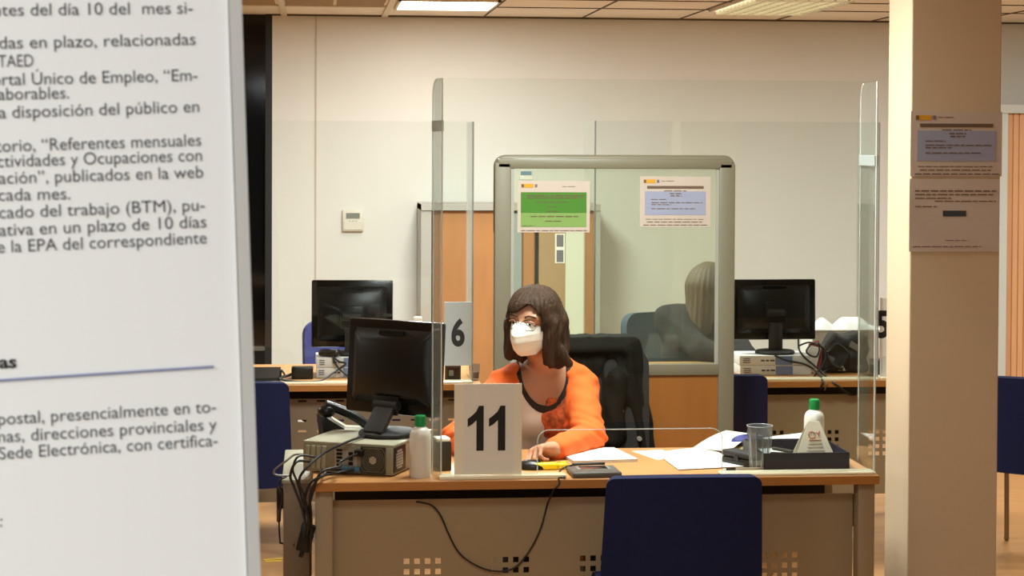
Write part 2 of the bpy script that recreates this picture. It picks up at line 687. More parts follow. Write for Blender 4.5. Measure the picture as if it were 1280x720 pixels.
# ------------------------------------------------------------------ the room
ROW0 = YB - 0.80
XL, XR, YF = -6.0, 7.0, -3.0
XW = PY(340, 250, YB).x          # left end of the plastered back wall
struct('floor', B().box(((XL + XR) / 2, (YB + YF) / 2, -0.05), (XR - XL + 0.4, YB - YF + 0.6, 0.1)), 'floor')
struct('ceiling', B().box(((XL + XR) / 2, (YB + YF) / 2, ZC + 0.05), (XR - XL + 0.4, YB - YF + 0.6, 0.1)), 'ceiling')
struct('wall_back', B().box(((XW + XR) / 2, YB + 0.1, ZC / 2), (XR - XW, 0.2, ZC)), 'wall')
struct('wall_left', B().box((XL - 0.1, (YB + YF) / 2, ZC / 2), (0.2, YB - YF + 0.6, ZC)), 'wall')
struct('wall_right', B().box((XR + 0.1, (YB + YF) / 2, ZC / 2), (0.2, YB - YF + 0.6, ZC)), 'wall')
struct('wall_front', B().box(((XL + XR) / 2, YF - 0.1, ZC / 2), (XR - XL + 0.4, 0.2, ZC)), mat('dark_unseen_wall', '2f2c29', 0.8))  # unseen wall, coloured dark to keep reflections in the acrylic dark
struct('baseboard_back', B().box(((XW + XR) / 2, YB - 0.008, 0.04), (XR - XW, 0.016, 0.08)), 'tan')
xs_ = PY(395, 100, YB).x
struct('trim_1', B().box((xs_, YB - 0.002, ZC / 2), (0.008, 0.006, ZC - 0.02)), mat('wall_joint', 'c4b9a6', 0.85))
# ceiling joints
b = B()
k = 0
while XS + 0.6 * k < XR:
    b.box((XS + 0.6 * k, (YB + YF) / 2, ZC - 0.002), (0.009, YB - YF, 0.006))
    k += 1
y_ = ROW0
while y_ > YF:
    b.box(((XS + XR) / 2, y_, ZC - 0.002), (XR - XS, 0.008, 0.006))
    y_ -= 0.6
b.box(((XW + XR) / 2, YB - 0.004, ZC - 0.004), (XR - XW, 0.02, 0.012))  # dark strip stands in for the shadow line where wall meets ceiling
struct('trim_2', b, 'dark_line')
b = B()
XA = XS - 0.6
for x in (XA - 0.0, XA - 0.6):
    b.box((x, (YB + YF) / 2, ZC - 0.006), (0.035, YB - YF, 0.014))
k = 2
while XA - 0.6 * k > XL:
    b.box((XA - 0.6 * k, (YB + YF) / 2, ZC - 0.006), (0.035, YB - YF, 0.014))
    k += 1
for j in range(0, 20):
    b.box(((XL + XA) / 2, ROW0 - 0.6 * j + 0.01, ZC - 0.005), (XA - XL, 0.03, 0.012))
struct('trim_3', b, 'tbar')
b = B()
for i in range(6):
    for j in range(4):
        for q in (0, 1):
            b.box((XA - 0.6 * i - 0.165 - 0.28 * q, ROW0 - 0.3 - 0.6 * j, ZC - 0.003), (0.262, 0.55, 0.008), bevel=0.003)
struct('trim_4', b, 'ceil_brown')

# dark glazing left of the wall
gx0 = -3.2
w = thing('window_1', 'tall black night window at the left end of the plastered wall', 'window', ((gx0 + XW) / 2, YB, 0))
w['kind'] = 'structure'
del w['category']
ww = XW - gx0
B().box((0, 0.06, ZC / 2), (ww, 0.02, ZC)).build('window_pane', 'night', w)
b = B()
b.box((ww / 2 - 0.02, 0.03, ZC / 2), (0.04, 0.06, ZC)).box((-ww / 2 + 0.02, 0.03, ZC / 2), (0.04, 0.06, ZC))
b.box((0, 0.03, 0.05), (ww, 0.06, 0.1)).box((-0.55, 0.03, ZC / 2), (0.05, 0.06, ZC))
b.build('window_frame', 'black_frame', w)
zr = PY(320, 436, YB).z
B().box((0, 0.03, zr), (ww - 0.08, 0.04, 0.025)).build('window_rail', mat('steel_rail', '6f6a62', 0.4, metal=0.4), w)
struct('wall_corner', B().box(((XL + gx0) / 2, YB + 0.1, ZC / 2), (gx0 - XL, 0.2, ZC)), 'wall')
bpy.data.objects['wall_corner'].name = 'wall_side'

# square column
cn = PY(1137, 360, 6.13)
cr = PY(1249, 360, 6.13)
CX0, CX1, CY0, CY1 = cn.x, cr.x, 6.13, 6.385
struct('column', B().box(((CX0 + CX1) / 2, (CY0 + CY1) / 2, ZC / 2), (CX1 - CX0, CY1 - CY0, ZC), bevel=0.004, seg=2), 'column')

# ------------------------------------------------------------------ ceiling lights
def ceiling_light(label, x0, x1, y0, y1, louvre=False):
    t = thing('ceiling_light', label, 'ceiling light', ((x0 + x1) / 2, (y0 + y1) / 2, ZC), 0, 'recessed ceiling lights')
    w_, d_ = x1 - x0, y1 - y0
    b = B()
    for s in (-1, 1):
        b.box((s * (w_ / 2 - 0.008), 0, -0.006), (0.016, d_, 0.018))
        b.box((0, s * (d_ / 2 - 0.008), -0.006), (w_, 0.016, 0.018))
    b.build('frame', 'tbar', t)
    if not louvre:
        B().box((0, 0, -0.005), (w_ - 0.034, d_ - 0.034, 0.008)).build('diffuser', 'panel_light', t)
    else:
        B().box((0, 0, -0.003), (w_ - 0.034, d_ - 0.034, 0.004)).build('light_tube_panel', 'louvre_light', t)
        b = B()
        n = 8
        for i in range(1, n):
            b.box((-w_ / 2 + w_ * i / n, 0, -0.022), (0.012, d_ - 0.04, 0.03))
        for i in range(1, 12):
            yy = -d_ / 2 + d_ * i / 12
            b.box((0, yy, -0.022), (w_ - 0.04, 0.006, 0.03))
        b.build('louvre', 'tinsel', t)
    return t


ceiling_light('bright white square ceiling panel above the monitors by the plastered wall', XA + 0.03, XS - 0.02, 10.28, 10.94)
ceiling_light('yellowish ceiling light with a louvre grid near the square column', XS + 1.2 + 0.02, XS + 1.8 - 0.02, 9.62, 10.80, True)

# thermostat
p0, p1 = PY(428, 262, YB), PY(454, 289, YB)
t = thing('thermostat', 'small cream wall thermostat with a grey display', 'thermostat', ((p0.x + p1.x) / 2, YB, (p0.z + p1.z) / 2))
w_, h_ = p1.x - p0.x, p0.z - p1.z
B().box((0, -0.014, 0), (w_, 0.028, h_), bevel=0.006).build('casing', 'thermo', t, True)
B().box((0, -0.028, h_ * 0.22), (w_ * 0.66, 0.004, h_ * 0.26), bevel=0.001).build('display', 'lcd', t)
B().box((0, -0.030, -h_ * 0.22), (w_ * 0.86, 0.006, h_ * 0.42), bevel=0.002).build('flap', 'thermo', t)
b = B()
for i in (-1, 0, 1):
    b.box((i * 0.02, -0.034, -h_ * 0.02), (0.008, 0.004, 0.004))
b.build('button', 'lcd', t)


# ------------------------------------------------------------------ storage cabinets
def shutter(b, x0, x1, z0, z1, y, pitch=0.022):
    n = max(1, int((x1 - x0) / pitch))
    s = (x1 - x0) / n
    for i in range(n):
        b.box((x0 + s * (i + 0.5), y, (z0 + z1) / 2), (s * 0.86, 0.014, z1 - z0), bevel=0.003, seg=1)
    b.box(((x0 + x1) / 2, y + 0.006, (z0 + z1) / 2), (x1 - x0, 0.006, z1 - z0))


YC = 11.12
xa, xb = PY(526, 400, YC).x, PY(750, 400, YC).x
zt = PY(600, 256, YC).z
t = thing('storage_cabinet', 'low grey cabinet with orange sliding doors against the back wall', 'cabinet', ((xa + xb) / 2, YC, 0))
w_ = xb - xa


def cx(px):
    return PY(px, 350, YC).x - (xa + xb) / 2


b = B()
b.box((-w_ / 2 + 0.03, 0.22, zt / 2), (0.06, 0.44, zt)).box((w_ / 2 - 0.015, 0.22, zt / 2), (0.03, 0.44, zt))
b.box((0, 0.22, zt - 0.015), (w_, 0.46, 0.035)).box((0, 0.22, 0.04), (w_, 0.44, 0.08)).box((0, 0.43, zt / 2), (w_, 0.02, zt))
b.build('body', 'cab_grey', t)
b = B()
shutter(b, cx(542), cx(641), 0.08, zt - 0.035, 0.03, 1.0)
b.build('sliding_door', 'tambour', t)
B().box(((cx(641) + cx(652)) / 2, 0.02, zt / 2), (cx(652) - cx(641), 0.04, zt - 0.1)).build('centre_stile', 'cab_bluegrey', t)
b = B()
shutter(b, cx(653), cx(669), 0.08, zt - 0.035, 0.03, 1.0)
b.build('sliding_door', 'tambour', t)
B().box(((cx(674) + cx(707)) / 2, 0.03, zt / 2), (cx(707) - cx(674), 0.02, zt - 0.1)).build('door_and_reflection', 'tan', t)
B().box(((cx(707) + cx(731)) / 2, 0.015, zt / 2), (cx(731) - cx(707), 0.03, zt - 0.08)).build('door_and_reflection', 'pale', t)  # pale strip stands in for a column mirrored in the partition glass
b = B()
shutter(b, cx(732), cx(743), 0.08, zt - 0.035, 0.03, 1.0)
b.build('sliding_door', 'tambour', t)
# added sheet standing in for column posters mirrored in the partition glass
pa, pb = PY(694, 292, YC + 0.015), PY(706, 329, YC + 0.015)
t2 = thing('poster_reflection', 'narrow white sheet standing in for reflected column posters, on the tan cabinet door', 'notice', ((pa.x + pb.x) / 2, YC + 0.018, (pa.z + pb.z) / 2))
B().box((0, 0, 0), (pb.x - pa.x, 0.003, pa.z - pb.z)).build('sheet', 'paper', t2)
for s in (-1, 1):
    B().box((0, -0.002, s * 0.045), (0.04, 0.002, 0.07)).build('picture', 'logo_grey', t2)

xa, xb = PY(1246, 400, YC).x, PY(1246, 400, YC).x + 1.2
zt = PY(1262, 131, YC).z
t = thing('storage_cabinet', 'tall white-framed cabinet with pale ribbed wooden shutters beyond the column', 'cabinet', ((xa + xb) / 2, YC, 0))
w_ = xb - xa
b = B()
b.box((-w_ / 2 + 0.03, 0.22, zt / 2), (0.055, 0.44, zt)).box((w_ / 2 - 0.02, 0.22, zt / 2), (0.04, 0.44, zt))
b.box((0, 0.22, zt - 0.025), (w_, 0.46, 0.05)).box((0, 0.22, 0.04), (w_, 0.44, 0.08)).box((0, 0.43, zt / 2), (w_, 0.02, zt))
b.build('body', mat('pale_steel', 'c9cac2', 0.45), t)
for s in (-1, 1):
    b = B()
    c_ = s * w_ / 4
    shutter(b, c_ - w_ / 4 + (0.06 if s < 0 else 0.005), c_ + w_ / 4 - (0.04 if s > 0 else 0.005), 0.08, zt - 0.05, 0.03, 0.036)
    b.build('shutter_door', 'tambour_pale', t)
B().box((-0.03, 0.012, 1.0), (0.012, 0.02, 0.12), bevel=0.003).build('handle', 'cab_grey', t)


# ------------------------------------------------------------------ desks
ZT = 0.735


def holes4(x, z, pitch=0.0325, s=0.0175, nx=4, nz=4):
    return [(x + pitch * i - s / 2, x + pitch * i + s / 2, z - pitch * j - s / 2, z - pitch * j + s / 2) for i in range(nx) for j in range(nz)]


def desk(label, x0, x1, y, depth, holes, panel='beige', tray=True):
    """origin at the front left corner on the floor"""
    t = thing('office_desk', label, 'desk', (x0, y, 0), 0)
    w = x1 - x0
    tp = B().box((w / 2, depth / 2, ZT - 0.014), (w, depth, 0.028), bevel=0.003).build('tabletop', 'wood', t, True)
    B().box((w / 2, 0.0, ZT - 0.0145), (w - 0.006, 0.003, 0.025)).build('edge_band', 'wood_edge', tp)
    for sx in (0.034, w - 0.034):
        for sy in (0.055, depth - 0.055):
            B().box((sx, sy, (ZT - 0.028) / 2), (0.055, 0.055, ZT - 0.028), bevel=0.006).build('leg', 'beige', t, True)
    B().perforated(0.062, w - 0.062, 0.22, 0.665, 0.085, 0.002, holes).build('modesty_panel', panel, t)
    if tray:
        b = B()
        b.box((w / 2, depth * 0.5, ZT - 0.045), (w - 0.14, 0.2, 0.03), bevel=0.004)
        b.box((w / 2, depth * 0.5 + 0.1, ZT - 0.10), (w - 0.14, 0.02, 0.14))  # plate deepened to keep the gap under the tabletop dark
        b.build('cable_tray', 'under', t)
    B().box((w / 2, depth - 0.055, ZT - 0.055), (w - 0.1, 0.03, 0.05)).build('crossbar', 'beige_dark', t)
    return t


YD = 5.815
DX0, DX1 = PY(391, 606, YD).x, PY(1100, 595, YD).x
hz = 0.473
hol = []
for px in (508.2, 618.8, 728.5, 841.5, 955.5):
    hol += holes4(PY(px, 700, YD + 0.085).x - DX0, hz)
desk('beech desk with beige legs under the 11 sign where the masked woman works', DX0, DX1, YD, 0.60, hol)

Y2 = 8.215
D6X1 = PY(602, 478, Y2).x
D6X0 = D6X1 - 1.8
D5X0 = PY(690, 478, Y2).x
D5X1 = D5X0 + 1.8
hol = []
for i in range(22):
    for j, z in enumerate((0.655, 0.57, 0.525)):
        x = D6X1 - D6X0 - 0.12 - 0.081 * i
        if x > 0.1:
            hol.append((x - 0.018, x + 0.018, z - 0.0045, z + 0.0045))
def desk6_fix():
    return [h for h in hol if h[3] < 0.66]


h6 = []
for h in desk6_fix():
    h6.append(h)
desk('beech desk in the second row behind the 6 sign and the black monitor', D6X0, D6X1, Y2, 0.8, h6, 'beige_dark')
hol = []
for px in (950, 1019, 1088, 1157, 881, 812):
    hol += holes4(PY(px, 540, Y2 + 0.085).x - D5X0, 0.497, 0.0325, 0.0175)
desk('beech desk in the second row holding a monitor, bag and 5 sign', D5X0, D5X1, Y2, 0.8, hol)

# beige side unit left of the front desk
p = PZ(354, 600, 0.69)
px1 = PY(389, 600, p.y).x
t = thing('side_cabinet', 'narrow beige steel side unit left of the desk with cables over it', 'cabinet', (p.x, p.y, 0))
w_ = px1 - p.x
B().box((w_ / 2, 0.3, 0.345), (w_, 0.6, 0.67), bevel=0.006).build('body', 'beige_dark', t, True)
B().box((w_ / 2, 0.3, 0.685), (w_ + 0.008, 0.61, 0.014), bevel=0.004).build('top', 'pc_top', t, True)
B().box((w_ / 2, 0.3, 0.012), (w_ - 0.02, 0.56, 0.02)).build('plinth', 'black', t)


# ------------------------------------------------------------------ clear screens on the desks
def strip_path(b, x0, x1, y, z0, z1, t):
    b.box(((x0 + x1) / 2, y, (z0 + z1) / 2), (x1 - x0, t, z1 - z0))


def slot_sheet(x0, x1, z0, z1, sx0, sx1, sz, y, t, rad=0.035):
    """sheet with a rounded slot open at the foot"""
    pts = [(x0, z0), (sx0, z0)]
    for k in range(7):
        a = math.pi - k * math.pi / 12
        pts.append((sx0 + rad + rad * math.cos(a), sz - rad + rad * math.sin(a)))
    for k in range(7):
        a = math.pi / 2 - k * math.pi / 12
        pts.append((sx1 - rad + rad * math.cos(a), sz - rad + rad * math.sin(a)))
    pts += [(sx1, z0), (x1, z0), (x1, z1), (x0, z1)]
    return pts


TA = 0.005
ys = YD + 0.045
sx0, sx1 = PY(552, 400, ys).x, PY(1094.5, 400, ys).x
zs1 = PY(820, 99.5, ys).z
ssx0, ssx1 = PY(672, 560, ys).x, PY(903, 560, ys).x
szz = PY(800, 536.5, ys).z
t = thing('acrylic_screen', 'tall clear acrylic screen with folded sides along the front desk edge', 'screen', ((sx0 + sx1) / 2, ys, ZT))
ox = (sx0 + sx1) / 2
pts = slot_sheet(sx0 - ox, sx1 - ox, 0.0, zs1 - ZT, ssx0 - ox, ssx1 - ox, szz - ZT, 0, TA)
B().prism([(x, 0, z) for x, z in pts], (0, TA, 0)).build('front_pane', 'acrylic', t)
for x in (sx0 - ox, sx1 - ox):
    B().box((x, TA / 2, (zs1 - ZT) / 2), (0.004, TA + 0.004, zs1 - ZT)).build('pane_edge', 'acrylic_edge', t)
# rim of the slot
rim = [Vector((x, TA / 2, z)) for x, z in pts[2:16]]
B().tube([Vector((ssx0 - ox, TA / 2, 0.01))] + rim + [Vector((ssx1 - ox, TA / 2, 0.01))], 0.0016, 6, 1).build('slot_rim', 'acrylic_edge', t)
for s, px in ((0, 541), (1, 1074)):
    a = Vector(((sx0, sx1)[s], ys, 0))
    e = PY(px, 400, ys + (0.10 if s == 0 else 0.26))
    e = Vector((e.x, e.y, 0))
    d = (e - a)
    nrm = Vector((-d.y, d.x, 0)).normalized() * TA
    L = d.length
    H = zs1 - ZT
    prof = [(0, 0), (L, 0)]
    for k in range(8):
        an = k * math.pi / 14
        prof.append((L - 0.05 + 0.05 * math.cos(an), H - 0.05 + 0.05 * math.sin(an)))
    prof += [(0, H)]
    u = d.normalized()
    base = a - Vector((ox, ys, 0))
    w3 = [base + u * q[0] + Vector((0, 0, q[1])) for q in prof]
    B().prism(w3, nrm).build('side_pane', 'acrylic_side' if s == 0 else 'acrylic', t)
    b = B()
    b.tube(w3[1:-1], 0.0022, 6, 1)
    b.build('side_edge', 'acrylic_edge', t)
    zz = PY(546, 157, ys).z - ZT if s == 0 else PY(1086, 201, ys).z - ZT
    B().box(base + u * (L * 0.5) + Vector((0, 0, zz)), (L * 0.96, 0.014, 0.035), rz=math.atan2(u.y, u.x), bevel=0.003).build('clip', 'acrylic_edge2', t)
fx0, fx1 = PY(549, 597, ys - 0.03).x - ox, PY(708, 597, ys - 0.03).x - ox
gx0_, gx1_ = PY(903, 590, ys - 0.03).x - ox, PY(1092, 590, ys).x - ox
B().box(((fx0 + fx1) / 2, -0.005, 0.006), (fx1 - fx0, 0.05, 0.012), bevel=0.003).build('foot', 'acrylic_foot', t, True)
B().box(((gx0_ + gx1_) / 2, 0.005, 0.004), (gx1_ - gx0_, 0.07, 0.008), bevel=0.003).build('foot', 'acrylic_foot', t, True)

yb2 = Y2 + 0.04


def back_screen(label, px0, px1, ptop, pl):
    x0, x1 = (PY(px0, 300, yb2).x if pl else D6X0 + 0.1), PY(px1, 300, yb2).x
    z1 = PY(px1, ptop, yb2).z
    t = thing('acrylic_screen', label, 'screen', ((x0 + x1) / 2, yb2, ZT))
    o_ = (x0 + x1) / 2
    B().box((0, TA / 2, (z1 - ZT) / 2), (x1 - x0, TA, z1 - ZT)).build('front_pane', 'acrylic', t)
    for x in (x0 - o_, x1 - o_):
        B().box((x, TA / 2, (z1 - ZT) / 2), (0.007, TA + 0.004, z1 - ZT)).build('pane_edge', 'acrylic_edge2', t)
    for x in (x0 - o_, x1 - o_):
        B().box((x, 0.17, (z1 - ZT) / 2), (TA, 0.33, z1 - ZT)).build('side_pane', 'acrylic', t)
    B().box((0, 0.0, 0.005), (x1 - x0, 0.06, 0.01), bevel=0.003).build('foot', 'acrylic_foot', t)
    return t


back_screen('clear acrylic screen behind the 6 sign in the second row', 0, 591, 152, False)
back_screen('clear acrylic screen over the right desk of the second row beside the column', 743.5, 1098, 153, True)


# ------------------------------------------------------------------ partition with a glass upper half
YPt = 7.45
a, c = PY(618, 195, YPt), PY(916, 470, YPt)
xo = (a.x + c.x) / 2
W = c.x - a.x
ztop = PY(767, 194, YPt).z
zmid0, zmid1 = PY(767, 469, YPt).z, PY(767, 455, YPt).z
fw = PY(638, 300, YPt).x - a.x
t = thing('partition_screen', 'grey-framed office partition with a glass top behind the masked woman', 'partition', (xo, YPt, 0))


def round_frame(x0, x1, z0, z1, ix0, ix1, iz0, iz1, rad):
    out = []
    for (cx_, cz_, a0) in ((x1 - rad, z1 - rad, 0), (x0 + rad, z1 - rad, math.pi / 2)):
        for k in range(7):
            an = a0 + k * math.pi / 12
            out.append((cx_ + rad * math.cos(an), cz_ + rad * math.sin(an)))
    out += [(x0, z0), (x1, z0)]
    return out


th = 0.05
H1 = W / 2
fz = PY(767, 211, YPt).z
b = B()
b.box((-H1 + fw / 2, 0, (ztop - 0.03) / 2), (fw, th, ztop - 0.03), bevel=0.006)
b.box((H1 - fw / 2, 0, (ztop - 0.03) / 2), (fw, th, ztop - 0.03), bevel=0.006)
b.box((0, 0, (fz + ztop - 0.014) / 2), (W - 0.02, th, ztop - 0.014 - fz), bevel=0.006)
b.box((0, 0, (zmid0 + zmid1) / 2), (W - 2 * fw + 0.01, th, zmid1 - zmid0), bevel=0.004)
b.box((0, 0, 0.1), (W - 2 * fw + 0.01, th, 0.06), bevel=0.004)
b.build('frame', 'partition', t, True)
# rounded top profile
r_ = 0.03
path = [Vector((-H1 + 0.012, 0, ztop - 0.30)), Vector((-H1 + 0.012, 0, ztop - 0.06))]
for k in range(5):
    an = math.pi - k * math.pi / 8
    path.append(Vector((-H1 + 0.012 + r_ + r_ * math.cos(an), 0, ztop - 0.014 - r_ + r_ * math.sin(an))))
path2 = [Vector((-q.x, 0, q.z)) for q in reversed(path)]
B().tube(path + path2, 0.016, 10, 1).build('rounded_edge', 'partition', t, True, angle=180)
B().box((0, 0, (zmid0 + 0.13) / 2), (W - 2 * fw + 0.01, 0.03, zmid0 - 0.13)).build('lower_panel', 'part_panel', t)
B().box((0, 0, (fz + zmid1) / 2), (W - 2 * fw + 0.004, 0.006, fz - zmid1)).build('glass_pane', 'glass', t)
for s in (-1, 1):
    B().box((s * (H1 - fw - 0.006), -0.012, (fz + zmid1) / 2), (0.012, 0.012, fz - zmid1)).build('glazing_bead', 'cab_grey', t)
for s in (-1, 1):
    B().box((s * (H1 - 0.1), 0, 0.015), (0.06, 0.36, 0.03), bevel=0.006).build('foot', 'partition', t)


# ------------------------------------------------------------------ notices
def text_bars(b, x0, x1, z, h, y, seed, words=True):
    rnd = random.Random(seed)
    x = x0
    while x < x1:
        w = rnd.uniform(0.012, 0.034)
        e = min(x + w, x1)
        b.box(((x + e) / 2, y, z), (e - x, 0.0006, h * 0.72))
        x = e + 0.005


def notice(label, c, w, h, style, ry=0.0):
    """printed sheet facing the camera side (-Y); c = centre"""
    t = thing('notice', label, 'notice', c)
    B().box((0, 0, 0), (w, 0.002, h)).build('sheet', 'notice', t)
    yf = -0.0015
    if style in ('blue', 'green'):
        B().box((-w * 0.365, yf, h * 0.405), (w * 0.17, 0.001, h * 0.075)).build('logo', 'logo_yellow', t)
        B().box((-w * 0.43, yf - 0.0008, h * 0.405), (w * 0.035, 0.001, h * 0.06), bevel=0.0003).build('emblem', 'ink_brown', t)
        B().box((-w * 0.245, yf, h * 0.405), (w * 0.035, 0.001, h * 0.06)).build('logo_mark', 'logo_grey', t)
    b = B()
    if style == 'blue':
        B().box((0, yf, h * 0.285), (w * 0.80, 0.001, h * 0.055)).build('title_bar', 'ink_brown', t)
        B().box((0, yf, h * -0.03), (w * 0.86, 0.001, h * 0.47)).build('text_panel', 'notice_blue', t)
        text_bars(b, -w * 0.20, -w * 0.02, h * 0.41, h * 0.014, yf, 1)
        text_bars(b, -w * 0.16, w * 0.16, h * 0.215, h * 0.022, yf, 2)
        text_bars(b, -w * 0.08, w * 0.10, h * 0.16, h * 0.026, yf - 0.001, 3)
        text_bars(b, -w * 0.07, w * 0.09, h * 0.115, h * 0.026, yf - 0.001, 4)
        text_bars(b, -w * 0.34, -w * 0.12, h * 0.045, h * 0.018, yf - 0.001, 5)
        text_bars(b, -w * 0.34, w * 0.38, h * -0.02, h * 0.02, yf - 0.001, 6)
        text_bars(b, -w * 0.34, -w * 0.06, h * -0.06, h * 0.02, yf - 0.001, 7)
        text_bars(b, -w * 0.34, w * 0.28, h * -0.14, h * 0.02, yf - 0.001, 8)
        text_bars(b, -w * 0.42, w * 0.40, h * -0.35, h * 0.016, yf, 9)
        text_bars(b, -w * 0.40, w * 0.38, h * -0.405, h * 0.022, yf, 10)
        text_bars(b, -w * 0.45, w * 0.47, h * -0.465, h * 0.022, yf, 11)
    elif style == 'green':
        B().box((0, yf, h * 0.08), (w * 0.91, 0.001, h * 0.40)).build('green_panel', 'notice_green', t)
        B().box((0, yf, h * -0.26), (w * 0.91, 0.001, h * 0.27)).build('pale_green_panel', 'notice_green2', t)
        text_bars(b, w * 0.12, w * 0.30, h * 0.39, h * 0.014, yf, 1)
        text_bars(b, -w * 0.38, w * 0.42, h * 0.215, h * 0.03, yf - 0.001, 2)
        text_bars(b, -w * 0.38, w * 0.40, h * 0.17, h * 0.03, yf - 0.001, 12)
        text_bars(b, -w * 0.25, w * 0.20, h * 0.09, h * 0.02, yf - 0.001, 3)
        text_bars(b, -w * 0.09, w * 0.06, h * 0.0, h * 0.02, yf - 0.001, 4)
        text_bars(b, -w * 0.10, w * 0.08, h * -0.09, h * 0.02, yf - 0.001, 14)
        text_bars(b, -w * 0.32, w * 0.34, h * -0.19, h * 0.03, yf - 0.001, 5)
        text_bars(b, -w * 0.12, w * 0.12, h * -0.28, h * 0.025, yf - 0.001, 6)
        text_bars(b, -w * 0.43, -w * 0.26, h * -0.37, h * 0.015, yf - 0.001, 7)
        text_bars(b, -w * 0.45, w * 0.46, h * -0.465, h * 0.022, yf, 8)
    else:
        text_bars(b, -w * 0.44, w * 0.46, h * 0.335, h * 0.026, yf, 21)
        text_bars(b, -w * 0.44, w * 0.44, h * 0.285, h * 0.022, yf, 22)
        text_bars(b, -w * 0.44, -w * 0.04, h * 0.235, h * 0.02, yf, 23)
        text_bars(b, -w * 0.22, w * 0.46, h * 0.195, h * 0.016, yf, 24)
        text_bars(b, -w * 0.44, -w * 0.20, h * 0.12, h * 0.018, yf, 25)
        text_bars(b, -w * 0.10, w * 0.16, h * -0.345, h * 0.012, yf, 26)
        text_bars(b, -w * 0.46, w * 0.30, h * -0.43, h * 0.014, yf, 27)
        B().box((0.0, yf, h * 0.025), (w * 0.26, 0.001, h * 0.08)).build('blue_box', 'ink_grey', t)
    b.build('text', 'ink_brown', t)
    return t


yy = CY0 - 0.002
a, c = PY(1138.5, 139, yy), PY(1252, 220.5, yy)
notice('white notice with a blue text panel and yellow logo on the square column', ((a.x + c.x) / 2, yy, (a.z + c.z) / 2), c.x - a.x, a.z - c.z, 'blue')
a, c = PY(1137, 223.5, yy), PY(1248.5, 314.5, yy)
notice('white notice with a small dark blue box, lower sheet on the square column', ((a.x + c.x) / 2, yy, (a.z + c.z) / 2), c.x - a.x, a.z - c.z, 'plain')
yy = YPt - 0.006
a, c = PY(647, 226, yy), PY(737, 290.5, yy)
notice('notice with green panels taped to the left of the partition glass', ((a.x + c.x) / 2, yy, (a.z + c.z) / 2), c.x - a.x, a.z - c.z, 'green')
a, c = PY(800, 220.5, yy), PY(888, 283.5, yy)
notice('white notice with a blue text panel on the right of the partition glass', ((a.x + c.x) / 2, yy, (a.z + c.z) / 2), c.x - a.x, a.z - c.z, 'blue')

# small plate standing in for a sign-like reflection in the partition glass
a, c = PY(650, 213.5, YB), PY(665, 224.5, YB)
t = thing('sign_reflection', 'small white and blue plate standing in for a reflection above the low cabinet', 'sign', ((a.x + c.x) / 2, YB - 0.004, (a.z + c.z) / 2))
B().box((0, 0, 0), (c.x - a.x, 0.008, a.z - c.z)).build('plate', 'white', t)
B().box((0, -0.005, 0.012), (c.x - a.x - 0.006, 0.002, (a.z - c.z) * 0.45)).build('blue_band', mat('band_blue', '6f8fa4', 0.5), t)


# ------------------------------------------------------------------ chairs
def visitor_chair(label, loc, rz, wt=0.43, wb=0.46, ztop=0.82, zbot=0.40, m='navy'):
    """four legged stacking chair; origin under the back, faces +Y"""
    t = thing('visitor_chair', label, 'chair', loc, rz, 'blue visitor chairs')

    def shell(off):
        def f(u, v):
            # rounded top corners: narrow the row near the top edge
            z = zbot + (ztop - zbot) * v
            hw = (wb + (wt - wb) * v) / 2
            r = 0.022
            dz = ztop - z
            if dz < r:
                hw -= r - math.sqrt(max(0, r * r - (r - dz) ** 2))
            dzb = z - zbot
            if dzb < r:
                hw -= r - math.sqrt(max(0, r * r - (r - dzb) ** 2))
            x = (u * 2 - 1) * hw
            y = -0.045 * (1 - (x / 0.23) ** 2) * 0.8 - 0.05 * (v - 0.2) + off
            return (x, y, z + 0.008 * (1 - (x / 0.23) ** 2) * v)
        return f

    def vs(fn):
        return lambda u, v: fn(u, 0.5 - 0.5 * math.cos(math.pi * v))
    B().grid(vs(shell(0.0)), 20, 24, 0.034).build('backrest', m, t, True, angle=60)
    b = B()
    sw = 0.43
    b.grid(lambda u, v: ((u - 0.5) * (sw - 0.02 - 0.03 * v) , 0.03 + 0.43 * v, 0.445 + 0.012 * math.sin(math.pi * u) + 0.01 * (1 - (2 * v - 1) ** 2) - 0.03 * max(0, v - 0.85) / 0.15), 14, 14, 0.045)
    b.build('seat', m, t, True, angle=60)
    r = 0.011
    for s in (-1, 1):
        b = B()
        b.tube([(s * 0.235, -0.10, 0.012), (s * 0.225, -0.02, 0.30), (s * 0.222, 0.0, 0.42), (s * 0.20, 0.0, 0.60)], r, 10, 5)
        b.ball((s * 0.235, -0.10, 0.012), 0.0125, seg=10)
        b.build('leg', 'chrome', t, True)
        b = B()
        b.tube([(s * 0.24, 0.50, 0.012), (s * 0.228, 0.44, 0.30), (s * 0.222, 0.40, 0.415)], r, 10, 5)
        b.ball((s * 0.24, 0.50, 0.012), 0.0125, seg=10)
        b.build('leg', 'chrome', t, True)
        B().tube([(s * 0.222, 0.0, 0.415), (s * 0.222, 0.40, 0.415)], r, 10, 1).build('seat_rail', 'chrome', t, True)
    B().tube([(-0.222, 0.2, 0.405), (0.222, 0.2, 0.405)], r * 0.9, 10, 1).build('cross_rail', 'chrome', t, True)
    return t


p = PY(851, 594, 5.40)
visitor_chair('navy fabric visitor chair in front of the desk with the 11 sign', (p.x, 5.42, 0), 0)
p = PY(290, 476, 7.66)
visitor_chair('navy fabric visitor chair partly behind the large white poster', (p.x, 7.68, 0), 0.02)
p = PY(889, 470, 7.78)
visitor_chair('navy fabric visitor chair half hidden by the grey partition post', (p.x, 7.80, 0), 0.0)
p = PY(1290, 500, 7.75)
visitor_chair('navy fabric visitor chair beyond the square column before the tall cabinet', (p.x + 0.02, 7.75, 0), math.radians(-34), ztop=0.80, zbot=0.40)


